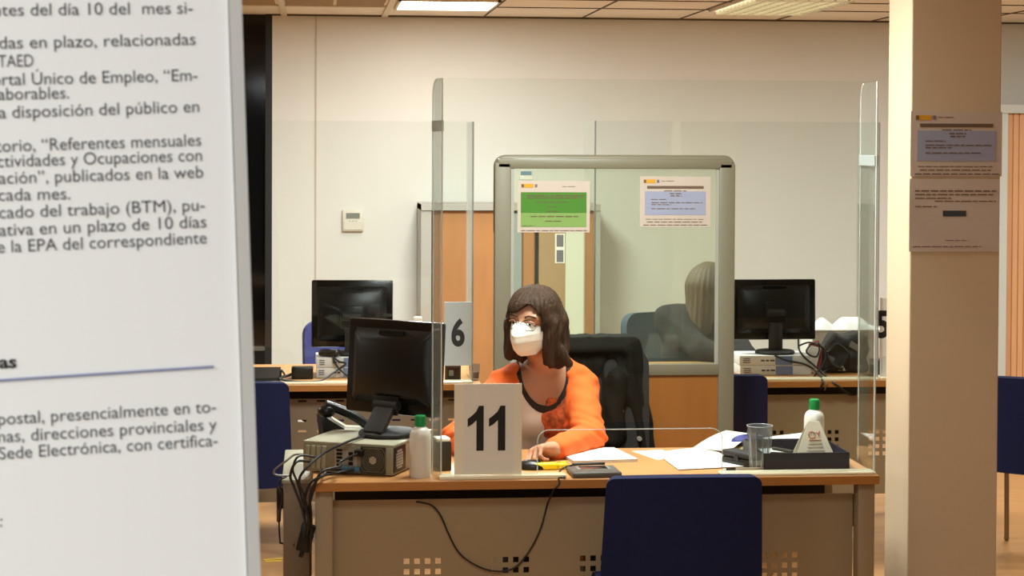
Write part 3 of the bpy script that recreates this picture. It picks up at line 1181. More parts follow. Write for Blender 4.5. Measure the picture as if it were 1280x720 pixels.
# ------------------------------------------------------------------ people
class SM:
    """set a blend radius on a primitive"""


def kk(p, k):
    p.k = k
    return p


def hand(wr, fwd, pn, side, curl, thumb_in=0.5, s=0.95, spread=1.0):
    """wr wrist, fwd along the hand, pn out of the palm, side towards the thumb; curl per finger (mcp, pip, dip)"""
    fwd = Vector(fwd).normalized()
    pn = (Vector(pn) - fwd * Vector(pn).dot(fwd)).normalized()
    sd = fwd.cross(pn)
    if sd.dot(Vector(side)) < 0:
        sd = -sd
    P = []
    c = Vector(wr)
    P.append(kk(RC(c - fwd * 0.015 * s, c + fwd * 0.02 * s, 0.0255 * s, 0.026 * s), 0.02))
    for q, L in ((-0.028, 0.072), (-0.010, 0.080), (0.009, 0.082), (0.026, 0.078)):
        P.append(kk(RC(c + fwd * 0.012 * s + sd * q * 0.7 * s, c + fwd * (L - 0.006) * s + sd * q * s, 0.0155 * s, 0.0125 * s), 0.014))
    spec = [(-0.030, 0.072, (0.032, 0.020, 0.017), 0.0075), (-0.011, 0.080, (0.040, 0.025, 0.019), 0.0084),
            (0.009, 0.083, (0.044, 0.028, 0.020), 0.0087), (0.028, 0.079, (0.039, 0.024, 0.019), 0.0084)]
    for i, (q, L, seg, r) in enumerate(spec):
        a = c + fwd * L * s + sd * q * s
        ang = 0.0
        yaw = (q * 3.2) * spread
        d0 = (fwd + sd * yaw).normalized()
        cu = curl[i]
        for j in range(3):
            ang += cu[j]
            d = d0 * math.cos(ang) + pn * math.sin(ang)
            e = a + d * seg[j] * s
            rr = r * s * (1 - 0.10 * j)
            P.append(kk(RC(a, e, rr, rr * 0.9), 0.003 if j else 0.006))
            a = e
    # thumb leaves the side of the palm near its base
    a = c + fwd * 0.020 * s + sd * 0.024 * s + pn * 0.006 * s
    d1 = (fwd * 0.62 + sd * 0.66 + pn * 0.25 * (1 + thumb_in)).normalized()
    e1 = a + d1 * 0.040 * s
    d2 = (fwd * 0.90 + sd * (0.30 - 0.55 * thumb_in) + pn * 0.45 * thumb_in).normalized()
    e2 = e1 + d2 * 0.032 * s
    d3 = (fwd * 0.85 + sd * (0.10 - 0.75 * thumb_in) + pn * 0.55 * thumb_in).normalized()
    e3 = e2 + d3 * 0.026 * s
    P.append(kk(RC(a, e1, 0.0145 * s, 0.0115 * s), 0.012))
    P.append(kk(RC(e1, e2, 0.0102 * s, 0.0095 * s), 0.004))
    P.append(kk(RC(e2, e3, 0.0095 * s, 0.0078 * s), 0.004))
    return P


FIST = [(1.15, 1.25, 0.7), (1.10, 1.2, 0.7), (1.0, 1.2, 0.7), (0.9, 1.15, 0.6)]
LOOSE = [(0.35, 0.45, 0.3), (0.30, 0.42, 0.3), (0.26, 0.40, 0.28), (0.20, 0.35, 0.25)]

# ---- the masked woman in the orange cardigan
HY = 6.52
Hc = PY(667, 400.5, HY)                    # centre of the skull
hrot = Matrix.Rotation(math.radians(-33), 3, 'Z') @ Matrix.Rotation(math.radians(3), 3, 'X') @ Matrix.Rotation(math.radians(4), 3, 'Y')
hm = np.array(hrot, dtype=np.float32)


def HL(x, y, z):
    return Hc + hrot @ Vector((x, y, z))


neck0 = PY(684, 462, 6.64)
chest = PY(681, 512, 6.66)
belly = PY(683, 565, 6.72)
shL, shR = PY(724, 484, 6.65), PY(630, 487, 6.62)
elL, wrL = PY(737, 549, 6.40), PY(694, 561, 6.20)
elR, wrR = PY(574, 548, 6.36), PY(613, 568, 6.12)
wrL.z = max(wrL.z, ZT + 0.030)
wrR.z = max(wrR.z, ZT + 0.030)
elL.z = max(elL.z, ZT + 0.040)
elR.z = max(elR.z, ZT + 0.040)
pelv = Vector((belly.x + 0.005, 6.80, 0.56))
hipL, hipR = pelv + Vector((0.09, -0.03, -0.02)), pelv + Vector((-0.09, -0.03, -0.02))
knL, knR = Vector((hipL.x + 0.05, 6.36, 0.50)), Vector((hipR.x - 0.05, 6.36, 0.50))
anL, anR = Vector((knL.x, 6.40, 0.09)), Vector((knR.x, 6.40, 0.09))
RT = np.eye(3, dtype=np.float32)


def torso(e):
    return [EL(chest + Vector((0, 0.0, 0.03)), (0.150 + e, 0.098 + e, 0.165 + e)),
            EL(chest + Vector((0.058, -0.068, -0.018)), (0.056 + e, 0.050 + e, 0.058 + e)),
            EL(chest + Vector((-0.058, -0.068, -0.018)), (0.056 + e, 0.050 + e, 0.058 + e)),
            EL(belly, (0.138 + e, 0.100 + e, 0.15 + e)),
            EL(pelv + Vector((0, 0, 0.03)), (0.165 + e, 0.125 + e, 0.12 + e)),
            RC(shL + Vector((-0.02, 0, -0.005)), shR + Vector((0.02, 0, -0.005)), 0.050 + e, 0.050 + e),
            RC(neck0 + Vector((0.0, 0.02, -0.02)), shL, 0.045 + e, 0.046 + e),
            RC(neck0 + Vector((0.0, 0.02, -0.02)), shR, 0.045 + e, 0.046 + e)]


def arm(s, e, w, r, frac=1.0):
    w2 = e + (w - e) * frac
    return [RC(s, e, 0.047 + r, 0.036 + r), RC(e, w2, 0.036 + r, (0.036 + (0.024 - 0.036) * frac) + r)]


head = [kk(EL(HL(0, 0.006, 0.030), (0.073, 0.092, 0.076), hm), 0.03),
        kk(EL(HL(0, -0.030, -0.035), (0.056, 0.058, 0.075), hm), 0.03),
        kk(EL(HL(0, -0.055, -0.088), (0.028, 0.028, 0.022), hm), 0.025),
        kk(RC(HL(0, -0.092, 0.004), HL(0, -0.112, -0.030), 0.008, 0.012), 0.012),
        kk(EL(HL(0.012, -0.108, -0.034), (0.008, 0.009, 0.007), hm), 0.008),
        kk(EL(HL(-0.012, -0.108, -0.034), (0.008, 0.009, 0.007), hm), 0.008),
        kk(RC(HL(-0.042, -0.076, 0.022), HL(0.042, -0.076, 0.022), 0.011, 0.011), 0.02),
        kk(EL(HL(0, -0.088, -0.062), (0.023, 0.010, 0.006), hm), 0.008),
        kk(EL(HL(0, -0.086, -0.073), (0.020, 0.010, 0.006), hm), 0.008),
        kk(EL(HL(0.073, 0.012, -0.005), (0.008, 0.020, 0.030), hm), 0.006),
        kk(EL(HL(-0.073, 0.012, -0.005), (0.008, 0.020, 0.030), hm), 0.006),
        kk(RC(HL(0, 0.015, -0.055), neck0 + Vector((0, 0, -0.02)), 0.046, 0.050), 0.025)]
ndir = (wrL - elL).normalized()
handL = hand(wrL + ndir * 0.008, (-0.85, -0.45, 0.06), (0.1, -0.35, -0.8), (-0.3, 0.6, 0.6), FIST, 0.7, 0.95)
ndr = (wrR - elR).normalized()
handR = hand(wrR + ndr * 0.008, (0.55, -0.75, 0.02), (0, 0, -1), (-0.7, -0.4, 0), LOOSE, 0.2, 0.95)
legs = [RC(hipL, knL, 0.075, 0.055), RC(knL, anL, 0.052, 0.036), RC(hipR, knR, 0.075, 0.055), RC(knR, anR, 0.052, 0.036),
        RC(anL + Vector((0, 0.02, -0.045)), anL + Vector((0.01, -0.15, -0.055)), 0.036, 0.030),
        RC(anR + Vector((0, 0.02, -0.045)), anR + Vector((-0.01, -0.15, -0.055)), 0.036, 0.030)]
tm = [torso(0.0), arm(shL, elL, wrL, 0.0), arm(shR, elR, wrR, 0.0)]
fh = union(head, 0.02)
ft = union(tm[0], 0.05)
fa = union(tm[1], 0.02)
fb = union(tm[2], 0.02)
fl = union(legs, 0.03)
fhl = union(handL, 0.006)
fhr = union(handR, 0.006)


def fbody(p):
    d = smin(fh(p), ft(p), 0.02)
    d = smin(d, smin(fa(p), fhl(p), 0.012), 0.02)
    d = smin(d, smin(fb(p), fhr(p), 0.012), 0.02)
    d = smin(d, fl(p), 0.03)
    # eye sockets
    for sx in (0.031, -0.031):
        d = np.maximum(d, -EL(HL(sx, -0.092, 0.004), (0.017, 0.013, 0.010), hm).d(p))
    return d


per = thing('person', 'woman with brown hair, white mask and orange cardigan writing at the desk', 'person', (pelv.x, pelv.y, 0))
lo = (min(elR.x, shR.x) - 0.12, 5.98, 0.0)
hi = (elL.x + 0.12, 7.0, Hc.z + 0.16)
sdf_mesh('body', fbody, lo, hi, 0.0042, 'skin', per, 1, local=False)


def sect(pts):
    return [min(p[i] for p in pts) for i in range(3)], [max(p[i] for p in pts) for i in range(3)]


# trousers
fpe = union([EL(pelv + Vector((0, 0, 0.0)), (0.176, 0.136, 0.12)), RC(hipL, knL, 0.088, 0.066), RC(knL, anL, 0.064, 0.052), RC(hipR, knR, 0.088, 0.066), RC(knR, anR, 0.064, 0.052)], 0.03)
sdf_mesh('trousers', fpe, (pelv.x - 0.3, 6.2, 0.06), (pelv.x + 0.3, 7.0, 0.75), 0.009, 'denim', per, 1, local=False)
for a_ in (anL, anR):
    B().ball(a_ + Vector((0, -0.06, -0.052)), 0.05, (0.95, 2.3, 0.74), 16).build('shoe', 'black', per, True, local=False)

# shirt with a scooped neckline, black trim and orange print
nkc = PY(680, 449, 6.58)
nrx, nrz = 0.088, 0.158


def neck_e(p):
    q = p - npv(nkc)
    return np.sqrt((q[:, 0] / nrx) ** 2 + (np.minimum(q[:, 2], 0.0) / nrz) ** 2)


ft4 = union(torso(0.005), 0.05)
fas = union(arm(shL, elL, wrL, 0.004, 0.1)[:1] + arm(shR, elR, wrR, 0.004, 0.1)[:1], 0.03)
fneck = union(head[-1:], 0.02)


def ftee(p):
    d = ft4(p)
    cut = (1.0 - neck_e(p)) * 0.09
    front = p[:, 1] - (neck0.y + 0.055)
    d = np.maximum(d, np.minimum(cut, 10) * 1.0 - np.maximum(front, 0) * 0.0)
    d = np.maximum(d, -(p[:, 2] - 0.60))
    return d


def ftrim(p):
    d = ft4(p) - 0.004
    e = neck_e(p)
    ring = np.abs(e - 1.07) * 0.088 - np.clip(0.008 + 0.09 * (p[:, 2] - (nkc.z - 0.08)), 0.007, 0.024)
    d = np.maximum(d, ring)
    d = np.maximum(d, p[:, 1] - (neck0.y + 0.09))
    return d


tl, thh = (chest.x - 0.22, 6.4, 0.58), (chest.x + 0.22, 6.86, neck0.z + 0.09)
tee = sdf_mesh('shirt', ftee, tl, thh, 0.0055, 'tee', per, 1, local=False)
sdf_mesh('neckline_trim', ftrim, tl, thh, 0.004, 'trim_black', per, 1, local=False)
prc = PY(697, 524, 6.55)


def fprint(p):
    d = ft4(p) - 0.0035
    q = p - npv(prc)
    e = np.sqrt((q[:, 0] / 0.056) ** 2 + (q[:, 2] / 0.080) ** 2) + 0.10 * np.sin(q[:, 2] * 95 + 1.0) * np.cos(q[:, 0] * 70)
    d = np.maximum(d, (e - 1) * 0.05)
    return np.maximum(d, p[:, 1] - 6.66)


sdf_mesh('shirt_print', fprint, (prc.x - 0.08, 6.4, prc.z - 0.1), (prc.x + 0.08, 6.68, prc.z + 0.1), 0.004, 'print', per, 1, local=False)

# cardigan
ft8 = union(torso(0.013), 0.05)
faL = union(arm(shL, elL, wrL, 0.017, 0.93), 0.025)
faR = union(arm(shR, elR, wrR, 0.017, 0.93), 0.025)
xa0 = PY(651, 470, 6.56).x
xb0 = PY(712, 470, 6.56).x
xb1 = PY(704, 560, 6.56).x
xa1 = PY(640, 560, 6.56).x


def fcard(p):
    d = ft8(p)
    d = np.maximum(d, -(p[:, 2] - 0.60))
    tz = np.clip((p[:, 2] - 0.78) / 0.25, 0, 1.3)
    xl = xa1 + (xa0 - xa1) * tz
    xr = xb1 + (xb0 - xb1) * tz
    op = np.maximum(np.maximum(xl - p[:, 0], p[:, 0] - xr), p[:, 1] - (neck0.y + 0.035))
    nk = np.linalg.norm((p - npv(neck0 + Vector((0, -0.01, 0.02))))[:, :2] / np.array([1.05, 1.15]), axis=1) - 0.075
    nk = np.maximum(nk, -(p[:, 2] - (neck0.z - 0.035)))
    d = np.maximum(d, -op)
    d = np.maximum(d, -nk)
    fold = 0.0022 * np.sin(p[:, 0] * 60 + p[:, 2] * 95 + p[:, 1] * 40) + 0.002 * np.sin(p[:, 0] * 25 - p[:, 2] * 140)
    dl = faL(p)
    dr = faR(p)
    el = np.exp(-(np.linalg.norm(p - npv(elL), axis=1) / 0.085) ** 2)
    er = np.exp(-(np.linalg.norm(p - npv(elR), axis=1) / 0.085) ** 2)
    dl = dl + 0.0045 * el * np.sin(((p - npv(elL)) @ npv((0.5, 0.3, 0.85))) * 210) + fold * 0.7
    dr = dr + 0.0045 * er * np.sin(((p - npv(elR)) @ npv((-0.5, 0.3, 0.85))) * 210) + fold * 0.7
    d = smin(d + fold, smin(dl, dr, 0.01), 0.02)
    return d


sdf_mesh('cardigan', fcard, (elR.x - 0.12, 6.05, 0.58), (elL.x + 0.12, 6.92, neck0.z + 0.08), 0.0048, 'orange', per, 1, local=False)


# hair
def fhair(p):
    q = (p - npv(Hc)) @ hm                     # into the head frame
    x, y, z = q[:, 0], q[:, 1], q[:, 2]
    ang = np.arctan2(x, y)
    cap = EL((0, 0.008, 0.036), (0.089, 0.108, 0.087)).d(q)
    side = EL((0, 0.022, -0.045), (0.094, 0.088, 0.125)).d(q)
    d = smin(cap, side, 0.03)
    # longer locks: to the shoulder on her left, shorter on her right
    d = smin(d, RC((0.070, -0.020, 0.0), (0.074, -0.026, -0.150), 0.032, 0.022).d(q), 0.02)
    d = smin(d, RC((0.062, 0.045, 0.0), (0.080, 0.040, -0.135), 0.045, 0.030).d(q), 0.02)
    d = smin(d, RC((-0.072, -0.012, 0.0), (-0.072, -0.020, -0.125), 0.026, 0.020).d(q), 0.02)
    d = smin(d, RC((-0.050, 0.055, 0.0), (-0.055, 0.050, -0.130), 0.045, 0.030).d(q), 0.02)
    d = smin(d, RC((0.100, 0.02, -0.105), (0.135, 0.02, -0.135), 0.024, 0.009).d(q), 0.03)
    d = d + 0.0046 * np.sin(ang * 13 + 24 * z + 2 * np.sin(z * 30)) * np.clip(-(z - 0.05) * 12, 0.2, 1) + 0.0020 * np.sin(ang * 34 + 14 * z) + 0.0016 * np.sin(ang * 61 - 22 * z)
    d = np.maximum(d, -(z + 0.158 + 0.018 * np.sin(ang * 5 + 1.0)) * 0.9)
    # face opening under a fringe swept to her right
    fr = np.where(x < 0.018, 0.028 + 0.040 * np.clip((x + 0.045) / 0.063, 0, 1) ** 1.5, 0.068 - 0.045 * np.clip((x - 0.018) / 0.045, 0, 1) ** 1.6)
    face = np.maximum(np.abs(x + 0.002) - 0.060, np.maximum((z - fr) * 0.8, y + 0.02))
    d = np.maximum(d, -face)
    under = np.maximum(np.abs(x - 0.002) - 0.054, np.maximum(y - 0.045, z + 0.070))
    d = np.maximum(d, -under)
    return d


sdf_mesh('hair', fhair, Hc - Vector((0.2, 0.2, 0.22)), Hc + Vector((0.2, 0.2, 0.16)), 0.004, 'hair', per, 1, local=False)


# mask: folded fleece with a raised centre seam
def fmask(u, v):
    prof = [(-0.108, 0.008), (-0.128, -0.012), (-0.142, -0.038), (-0.140, -0.062), (-0.118, -0.094), (-0.085, -0.112)]
    edge = [(-0.070, 0.000, 0.034), (-0.058, -0.008, 0.055), (-0.040, -0.026, 0.066), (-0.032, -0.050, 0.068), (-0.034, -0.080, 0.060), (-0.050, -0.106, 0.040)]
    t = v * (len(prof) - 1)
    i = min(int(t), len(prof) - 2)
    f = t - i
    f = f * f * (3 - 2 * f) * 0.4 + f * 0.6
    py, pz = [prof[i][k] + (prof[i + 1][k] - prof[i][k]) * f for k in (0, 1)]
    ey, ez, ex = [edge[i][k] + (edge[i + 1][k] - edge[i][k]) * f for k in (0, 1, 2)]
    s = u * 2 - 1
    w = abs(s)
    w2 = w ** 1.25
    y = py + (ey - py) * w ** 1.5
    z = pz + (ez - pz) * w2
    crease = 0.0014 * math.exp(-((v - 0.45) / 0.05) ** 2) * (1 - w)
    return HL(ex * s, y + crease, z)


b = B()
b.grid(fmask, 24, 30, 0.0018)
mk = b.build('face_mask', 'mask', per, True, local=False, angle=180)
b = B()
for s in (-1, 1):
    b.tube([HL(s * 0.060, -0.045, -0.018), HL(s * 0.074, -0.01, 0.004), HL(s * 0.080, 0.024, 0.012)], 0.0016, 6, 6)
    b.tube([HL(s * 0.060, -0.036, -0.075), HL(s * 0.074, 0.0, -0.05), HL(s * 0.080, 0.024, -0.02)], 0.0016, 6, 6)
b.build('ear_loop', 'mask', mk, local=False)
# eyes, brows, glasses
for s in (-1, 1):
    e = HL(s * 0.031, -0.0795, 0.003)
    ey = B().ball(e, 0.0118, seg=16).build('eye', 'eye_white', per, True, local=False)
    B().ball(e + hrot @ Vector((0, -0.0075, -0.001)), 0.0062, (1, 0.8, 1), 12).build('iris', 'iris', ey, True, local=False)
    B().tube([HL(s * 0.016, -0.093, 0.006), HL(s * 0.031, -0.0965, 0.0125), HL(s * 0.046, -0.088, 0.005)], 0.0028, 8, 6).build('eyelid', 'skin', per, True, local=False)
    B().tube([HL(s * 0.014, -0.0965, 0.024), HL(s * 0.030, -0.097, 0.030), HL(s * 0.050, -0.083, 0.024)], 0.0030, 8, 6).build('eyebrow', 'hair', per, True, local=False)
gl = B()
for s in (-1, 1):
    pts = []
    for k in range(20):
        an = 2 * math.pi * k / 20
        cx_, sn = math.cos(an), math.sin(an)
        px_ = 0.026 * math.copysign(abs(cx_) ** 0.7, cx_)
        pz_ = 0.017 * math.copysign(abs(sn) ** 0.7, sn)
        pts.append(HL(s * 0.034 + px_, -0.112 + 0.35 * abs(s * 0.034 + px_) ** 1.0 * 0.35, 0.0 + pz_))
    gl.tube(pts, 0.0010, 6, 2, True)
    gl.tube([HL(s * 0.060, -0.105, 0.006), HL(s * 0.074, -0.04, 0.008), HL(s * 0.078, 0.02, 0.006)], 0.0012, 6, 4)
gl.tube([HL(-0.010, -0.112, 0.004), HL(0, -0.116, 0.007), HL(0.010, -0.112, 0.004)], 0.0012, 6, 4)
gl.build('glasses', 'metal_dark', per, True, local=False)

# ---- the person seen from behind through the partition glass
Y5 = 9.25
h2 = PY(888, 362, Y5)
n2 = PY(876, 400, Y5 + 0.02)
c2 = PY(868, 430, Y5)
b2 = PY(862, 480, Y5 + 0.02)
sA, sB = PY(838, 400, Y5 + 0.05), PY(905, 402, Y5 - 0.02)
pv2 = Vector((b2.x - 0.02, Y5 + 0.03, 0.52))
eA, eB = Vector((sA.x + 0.10, Y5 - 0.20, 0.79)), Vector((sB.x + 0.03, Y5 - 0.22, 0.80))
wA, wB = Vector((sA.x + 0.26, Y5 - 0.36, ZT + 0.03)), Vector((sB.x + 0.04, Y5 - 0.44, ZT + 0.03))
r2 = Matrix.Rotation(math.radians(125), 3, 'Z')
r2n = np.array(r2, dtype=np.float32)


def H2(x, y, z):
    return h2 + r2 @ Vector((x, y, z))


hd2 = [kk(EL(H2(0, 0.006, 0.035), (0.075, 0.094, 0.085), r2n), 0.03), kk(EL(H2(0, -0.03, -0.035), (0.056, 0.058, 0.075), r2n), 0.03),
       kk(RC(H2(0, -0.092, 0.004), H2(0, -0.112, -0.030), 0.008, 0.012), 0.012), kk(RC(H2(0, 0.015, -0.055), n2, 0.05, 0.055), 0.03)]


def torso2(e):
    return [EL(c2 + Vector((0, 0, -0.02)), (0.15 + e, 0.11 + e, 0.20 + e)), EL(b2 + Vector((0, 0, -0.06)), (0.14 + e, 0.12 + e, 0.2 + e)), EL(pv2, (0.17 + e, 0.14 + e, 0.13 + e)),
            RC(sA, sB, 0.055 + e, 0.055 + e), RC(n2, sA, 0.055 + e, 0.052 + e), RC(n2, sB, 0.055 + e, 0.052 + e), RC(n2, n2 + Vector((0.005, -0.01, 0.06)), 0.055 + e, 0.052 + e)]


hands2 = hand(wA, (0.8, -0.5, 0), (0, 0, -1), (-0.4, -0.6, 0), LOOSE, 0.2) + hand(wB, (0.8, -0.5, 0), (0, 0, -1), (0.4, 0.6, 0), LOOSE, 0.2)
k2 = [Vector((pv2.x + 0.34, Y5 - 0.16, 0.50)), Vector((pv2.x + 0.38, Y5 + 0.03, 0.50))]
a2 = [Vector((pv2.x + 0.36, Y5 - 0.14, 0.09)), Vector((pv2.x + 0.40, Y5 + 0.05, 0.09))]
hp2 = [pv2 + Vector((0.02, -0.08, -0.02)), pv2 + Vector((0.02, 0.08, -0.02))]
lg2 = [RC(hp2[i], k2[i], 0.08, 0.06) for i in (0, 1)] + [RC(k2[i], a2[i], 0.055, 0.038) for i in (0, 1)] + [RC(a2[i] + Vector((-0.02, 0, -0.045)), a2[i] + Vector((0.15, -0.02, -0.055)), 0.036, 0.03) for i in (0, 1)]
f1, f2_, f3, f4, f5 = union(hd2, 0.02), union(torso2(0), 0.05), union(arm(sA, eA, wA, 0) + arm(sB, eB, wB, 0), 0.02), union(hands2, 0.006), union(lg2, 0.03)


def fbody2(p):
    d = smin(f1(p), f2_(p), 0.03)
    d = smin(d, smin(f3(p), f4(p), 0.012), 0.02)
    return smin(d, f5(p), 0.03)


per2 = thing('person', 'person with light brown hair in a dark jacket seen through the partition glass', 'person', (pv2.x, pv2.y, 0))
sdf_mesh('body', fbody2, (pv2.x - 0.35, Y5 - 0.62, 0), (pv2.x + 0.65, Y5 + 0.3, h2.z + 0.18), 0.0065, 'skin', per2, 1, local=False)
f7, f8 = union(torso2(0.016), 0.05), union(arm(sA, eA, wA, 0.018, 0.93) + arm(sB, eB, wB, 0.018, 0.93), 0.025)


def fjack(p):
    d = smin(np.maximum(f7(p), -(p[:, 2] - 0.50)), f8(p), 0.03)
    d = np.maximum(d, p[:, 2] - (n2.z + 0.075))
    return d + 0.003 * np.sin(p[:, 0] * 40 + p[:, 2] * 60)


sdf_mesh('jacket', fjack, (pv2.x - 0.35, Y5 - 0.5, 0.48), (pv2.x + 0.6, Y5 + 0.3, h2.z), 0.008, 'jacket', per2, 1, local=False)
ftr2 = union([EL(pv2, (0.18, 0.15, 0.12))] + [RC(hp2[i], k2[i], 0.09, 0.07) for i in (0, 1)] + [RC(k2[i], a2[i], 0.066, 0.05) for i in (0, 1)], 0.03)
sdf_mesh('trousers', ftr2, (pv2.x - 0.3, Y5 - 0.4, 0.05), (pv2.x + 0.6, Y5 + 0.35, 0.7), 0.012, 'denim', per2, 1, local=False)


def fhair2(p):
    q = (p - npv(h2)) @ r2n
    x, y, z = q[:, 0], q[:, 1], q[:, 2]
    d = EL((0, 0.010, 0.038), (0.094, 0.112, 0.100)).d(q)
    d = smin(d, RC((0, 0.045, 0.0), (0, 0.070, -0.20), 0.090, 0.075).d(q), 0.04)
    for s in (-1, 1):
        d = smin(d, RC((s * 0.072, 0.0, 0.0), (s * 0.078, -0.005, -0.17), 0.032, 0.026).d(q), 0.03)
    d = d + 0.0022 * np.sin(np.arctan2(x, y) * 30 + 10 * z)
    face = np.maximum(np.abs(x) - 0.05, np.maximum(z - 0.045, y + 0.03))
    return np.maximum(d, -face)


sdf_mesh('hair', fhair2, h2 - Vector((0.2, 0.2, 0.27)), h2 + Vector((0.2, 0.2, 0.18)), 0.006, 'hair2', per2, 1, local=False)


# ------------------------------------------------------------------ office chairs
def office_chair(label, loc, rz, m, bw=0.46, bz0=0.52, bz1=1.0, taper=0.0, arms=True):
    """five castor swivel chair; faces -Y, origin on the floor under the column"""
    t = thing('office_chair', label, 'chair', loc, rz)

    def back(u, v):
        z = bz0 + (bz1 - bz0) * (0.5 - 0.5 * math.cos(math.pi * v))
        hw = bw / 2 - taper * (z - bz0) / (bz1 - bz0)
        for lim in (bz1 - z, z - bz0):
            if lim < 0.07:
                hw -= 0.07 - math.sqrt(max(0, 0.07 ** 2 - (0.07 - lim) ** 2))
        x = (2 * u - 1) * hw
        return (x, 0.22 - 0.03 * (1 - (2 * u - 1) ** 2) + 0.06 * (z - bz0) - 0.03 * (2 * u - 1) ** 2, z)
    B().grid(back, 18, 22, 0.05).build('backrest', m, t, True, angle=70)
    b = B()
    b.box((0, -0.02, 0.46), (0.48, 0.46, 0.075), bevel=0.033, seg=4)
    b.build('seat', m, t, True)
    b = B()
    b.tube([(0, 0.10, 0.41), (0, 0.27, 0.42), (0, 0.31, 0.55), (0, 0.29, 0.74)], 0.018, 10, 6)
    b.build('back_support', 'black', t, True)
    B().cyl((0, 0, 0.10), (0, 0, 0.43), 0.026, seg=14).build('gas_lift', 'black', t, True)
    for k in range(5):
        an = 2 * math.pi * k / 5 + 0.3
        e = Vector((math.cos(an), math.sin(an), 0))
        sp = B().tube([Vector((0, 0, 0.115)), e * 0.15 + Vector((0, 0, 0.105)), e * 0.29 + Vector((0, 0, 0.075))], 0.018, 8, 4).build('base_arm', 'black', t, True)
        n = Vector((-e.y, e.x, 0))
        B().cyl(e * 0.29 + Vector((0, 0, 0.027)) - n * 0.02, e * 0.29 + Vector((0, 0, 0.027)) + n * 0.02, 0.027, seg=14).build('castor', 'black', sp, True)
    for s in ((-1, 1) if arms else ()):
        B().tube([(s * 0.20, 0.02, 0.43), (s * 0.27, 0.02, 0.45), (s * 0.28, 0.02, 0.62), (s * 0.28, -0.10, 0.655), (s * 0.28, 0.12, 0.655)], 0.014, 8, 5).build('armrest', 'black', t, True)
    return t


cc = PY(748, 425, 6.98)
office_chair('office chair of the masked woman, mostly hidden under a dark coat', (cc.x - 0.02, 6.82, 0), 0, 'black_matt', bw=0.42, bz0=0.55, bz1=cc.z - 0.03, arms=False)
cc5 = PY(826, 392, Y5 + 0.2)
office_chair('slate blue office chair behind the person seen through the glass', (cc5.x + 0.10, Y5 + 0.14, 0), math.radians(28), 'grey_blue', bw=0.46, bz0=0.56, bz1=cc5.z)
cc6 = PY(430, 400, 9.55)
office_chair('blue office chair behind the monitor of the 6 desk', (cc6.x + 0.06, 9.36, 0), math.radians(15), 'navy2', bw=0.44, bz0=0.54, bz1=cc6.z)

# coat hung over the back of the woman's chair
ct, cb = PY(797, 423, 7.02), PY(818, 560, 7.0)
cl = cc.x - (ct.x - cc.x)
ctz = PY(750, 420, 7.02).z
cbz = 0.60
xt1, xb1_ = ct.x, cb.x
xc = cc.x - 0.005


def fcoat(p):
    z = p[:, 2]
    t = np.clip((ctz - z) / (ctz - cb.z), 0, 1.3)
    hw = (xt1 - xc) + (xb1_ - xt1) * t ** 0.8
    x = p[:, 0] - xc
    yc = 7.055 + 0.045 * t * 0 - 0.10 * (x / 0.25) ** 2 * 0.0
    q = np.stack([np.abs(x) - hw + 0.022, np.abs(p[:, 1] - yc) - 0.075 + 0.022, np.maximum(z - ctz, cbz - z) + 0.022], 1)
    q[:, 0] -= 0.005
    d = np.linalg.norm(np.maximum(q, 0), axis=1) + np.minimum(q.max(1), 0) - 0.022
    # folds that fan out from the shoulders
    fan = (np.abs(x) + 0.35 * t * 0.2) / (0.5 + t)
    d = d + 0.004 * np.sin(fan * 130 + 3 * t + 2 * np.sin(z * 17)) * np.clip(t * 2, 0.2, 1) + 0.002 * np.sin(z * 37 + x * 50 + 2 * np.sin(x * 31))
    # collar roll and the dark arm hole
    q2 = p - npv(Vector((xc + 0.055, 6.985, ctz - 0.135)))
    d = np.maximum(d, -(np.sqrt((q2[:, 0] / 0.028) ** 2 + (q2[:, 2] / 0.055) ** 2 + (q2[:, 1] / 0.045) ** 2) - 1) * 0.028)
    col = RC((xc - 0.12, 6.985, ctz - 0.045), (xc + 0.115, 6.985, ctz - 0.04), 0.022, 0.022).d(p)
    d = smin(d, col, 0.015)
    # front edge running down the right side
    lap = RC((xc + 0.12, 6.978, ctz - 0.06), (xb1_ - 0.05, 6.975, cbz + 0.05), 0.012, 0.016).d(p)
    d = smin(d, lap, 0.02)
    slv = RC((xc + 0.075, 6.975, ctz - 0.15), (xc + 0.06, 6.965, cbz + 0.08), 0.032, 0.04).d(p)
    d = smin(d, slv + 0.003 * np.sin(z * 42 + x * 65), 0.03)
    return d


coat = thing('coat', 'dark quilted coat hanging over the chair behind the masked woman', 'coat', (xc, 7.05, cbz))
sdf_mesh('coat_body', fcoat, (xc - 0.33, 6.88, cbz - 0.03), (xb1_ + 0.06, 7.19, ctz + 0.05), 0.0055, 'coat', coat, 1, local=False)
for px, py in ((776.5, 513.5), (799.5, 548.5)):
    p = PY(px, py, 6.955)
    B().cyl(p + Vector((0, 0.012, 0)), p - Vector((0, 0.004, 0)), 0.0085, seg=14).build('button', 'silver', coat, True, local=False)


# ------------------------------------------------------------------ number signs
def digit_one():
    return [(0.34, 0.0), (0.58, 0.0), (0.58, 1.0), (0.42, 1.0), (0.33, 0.87), (0.17, 0.77), (0.05, 0.71), (0.05, 0.53), (0.20, 0.59), (0.34, 0.68)]


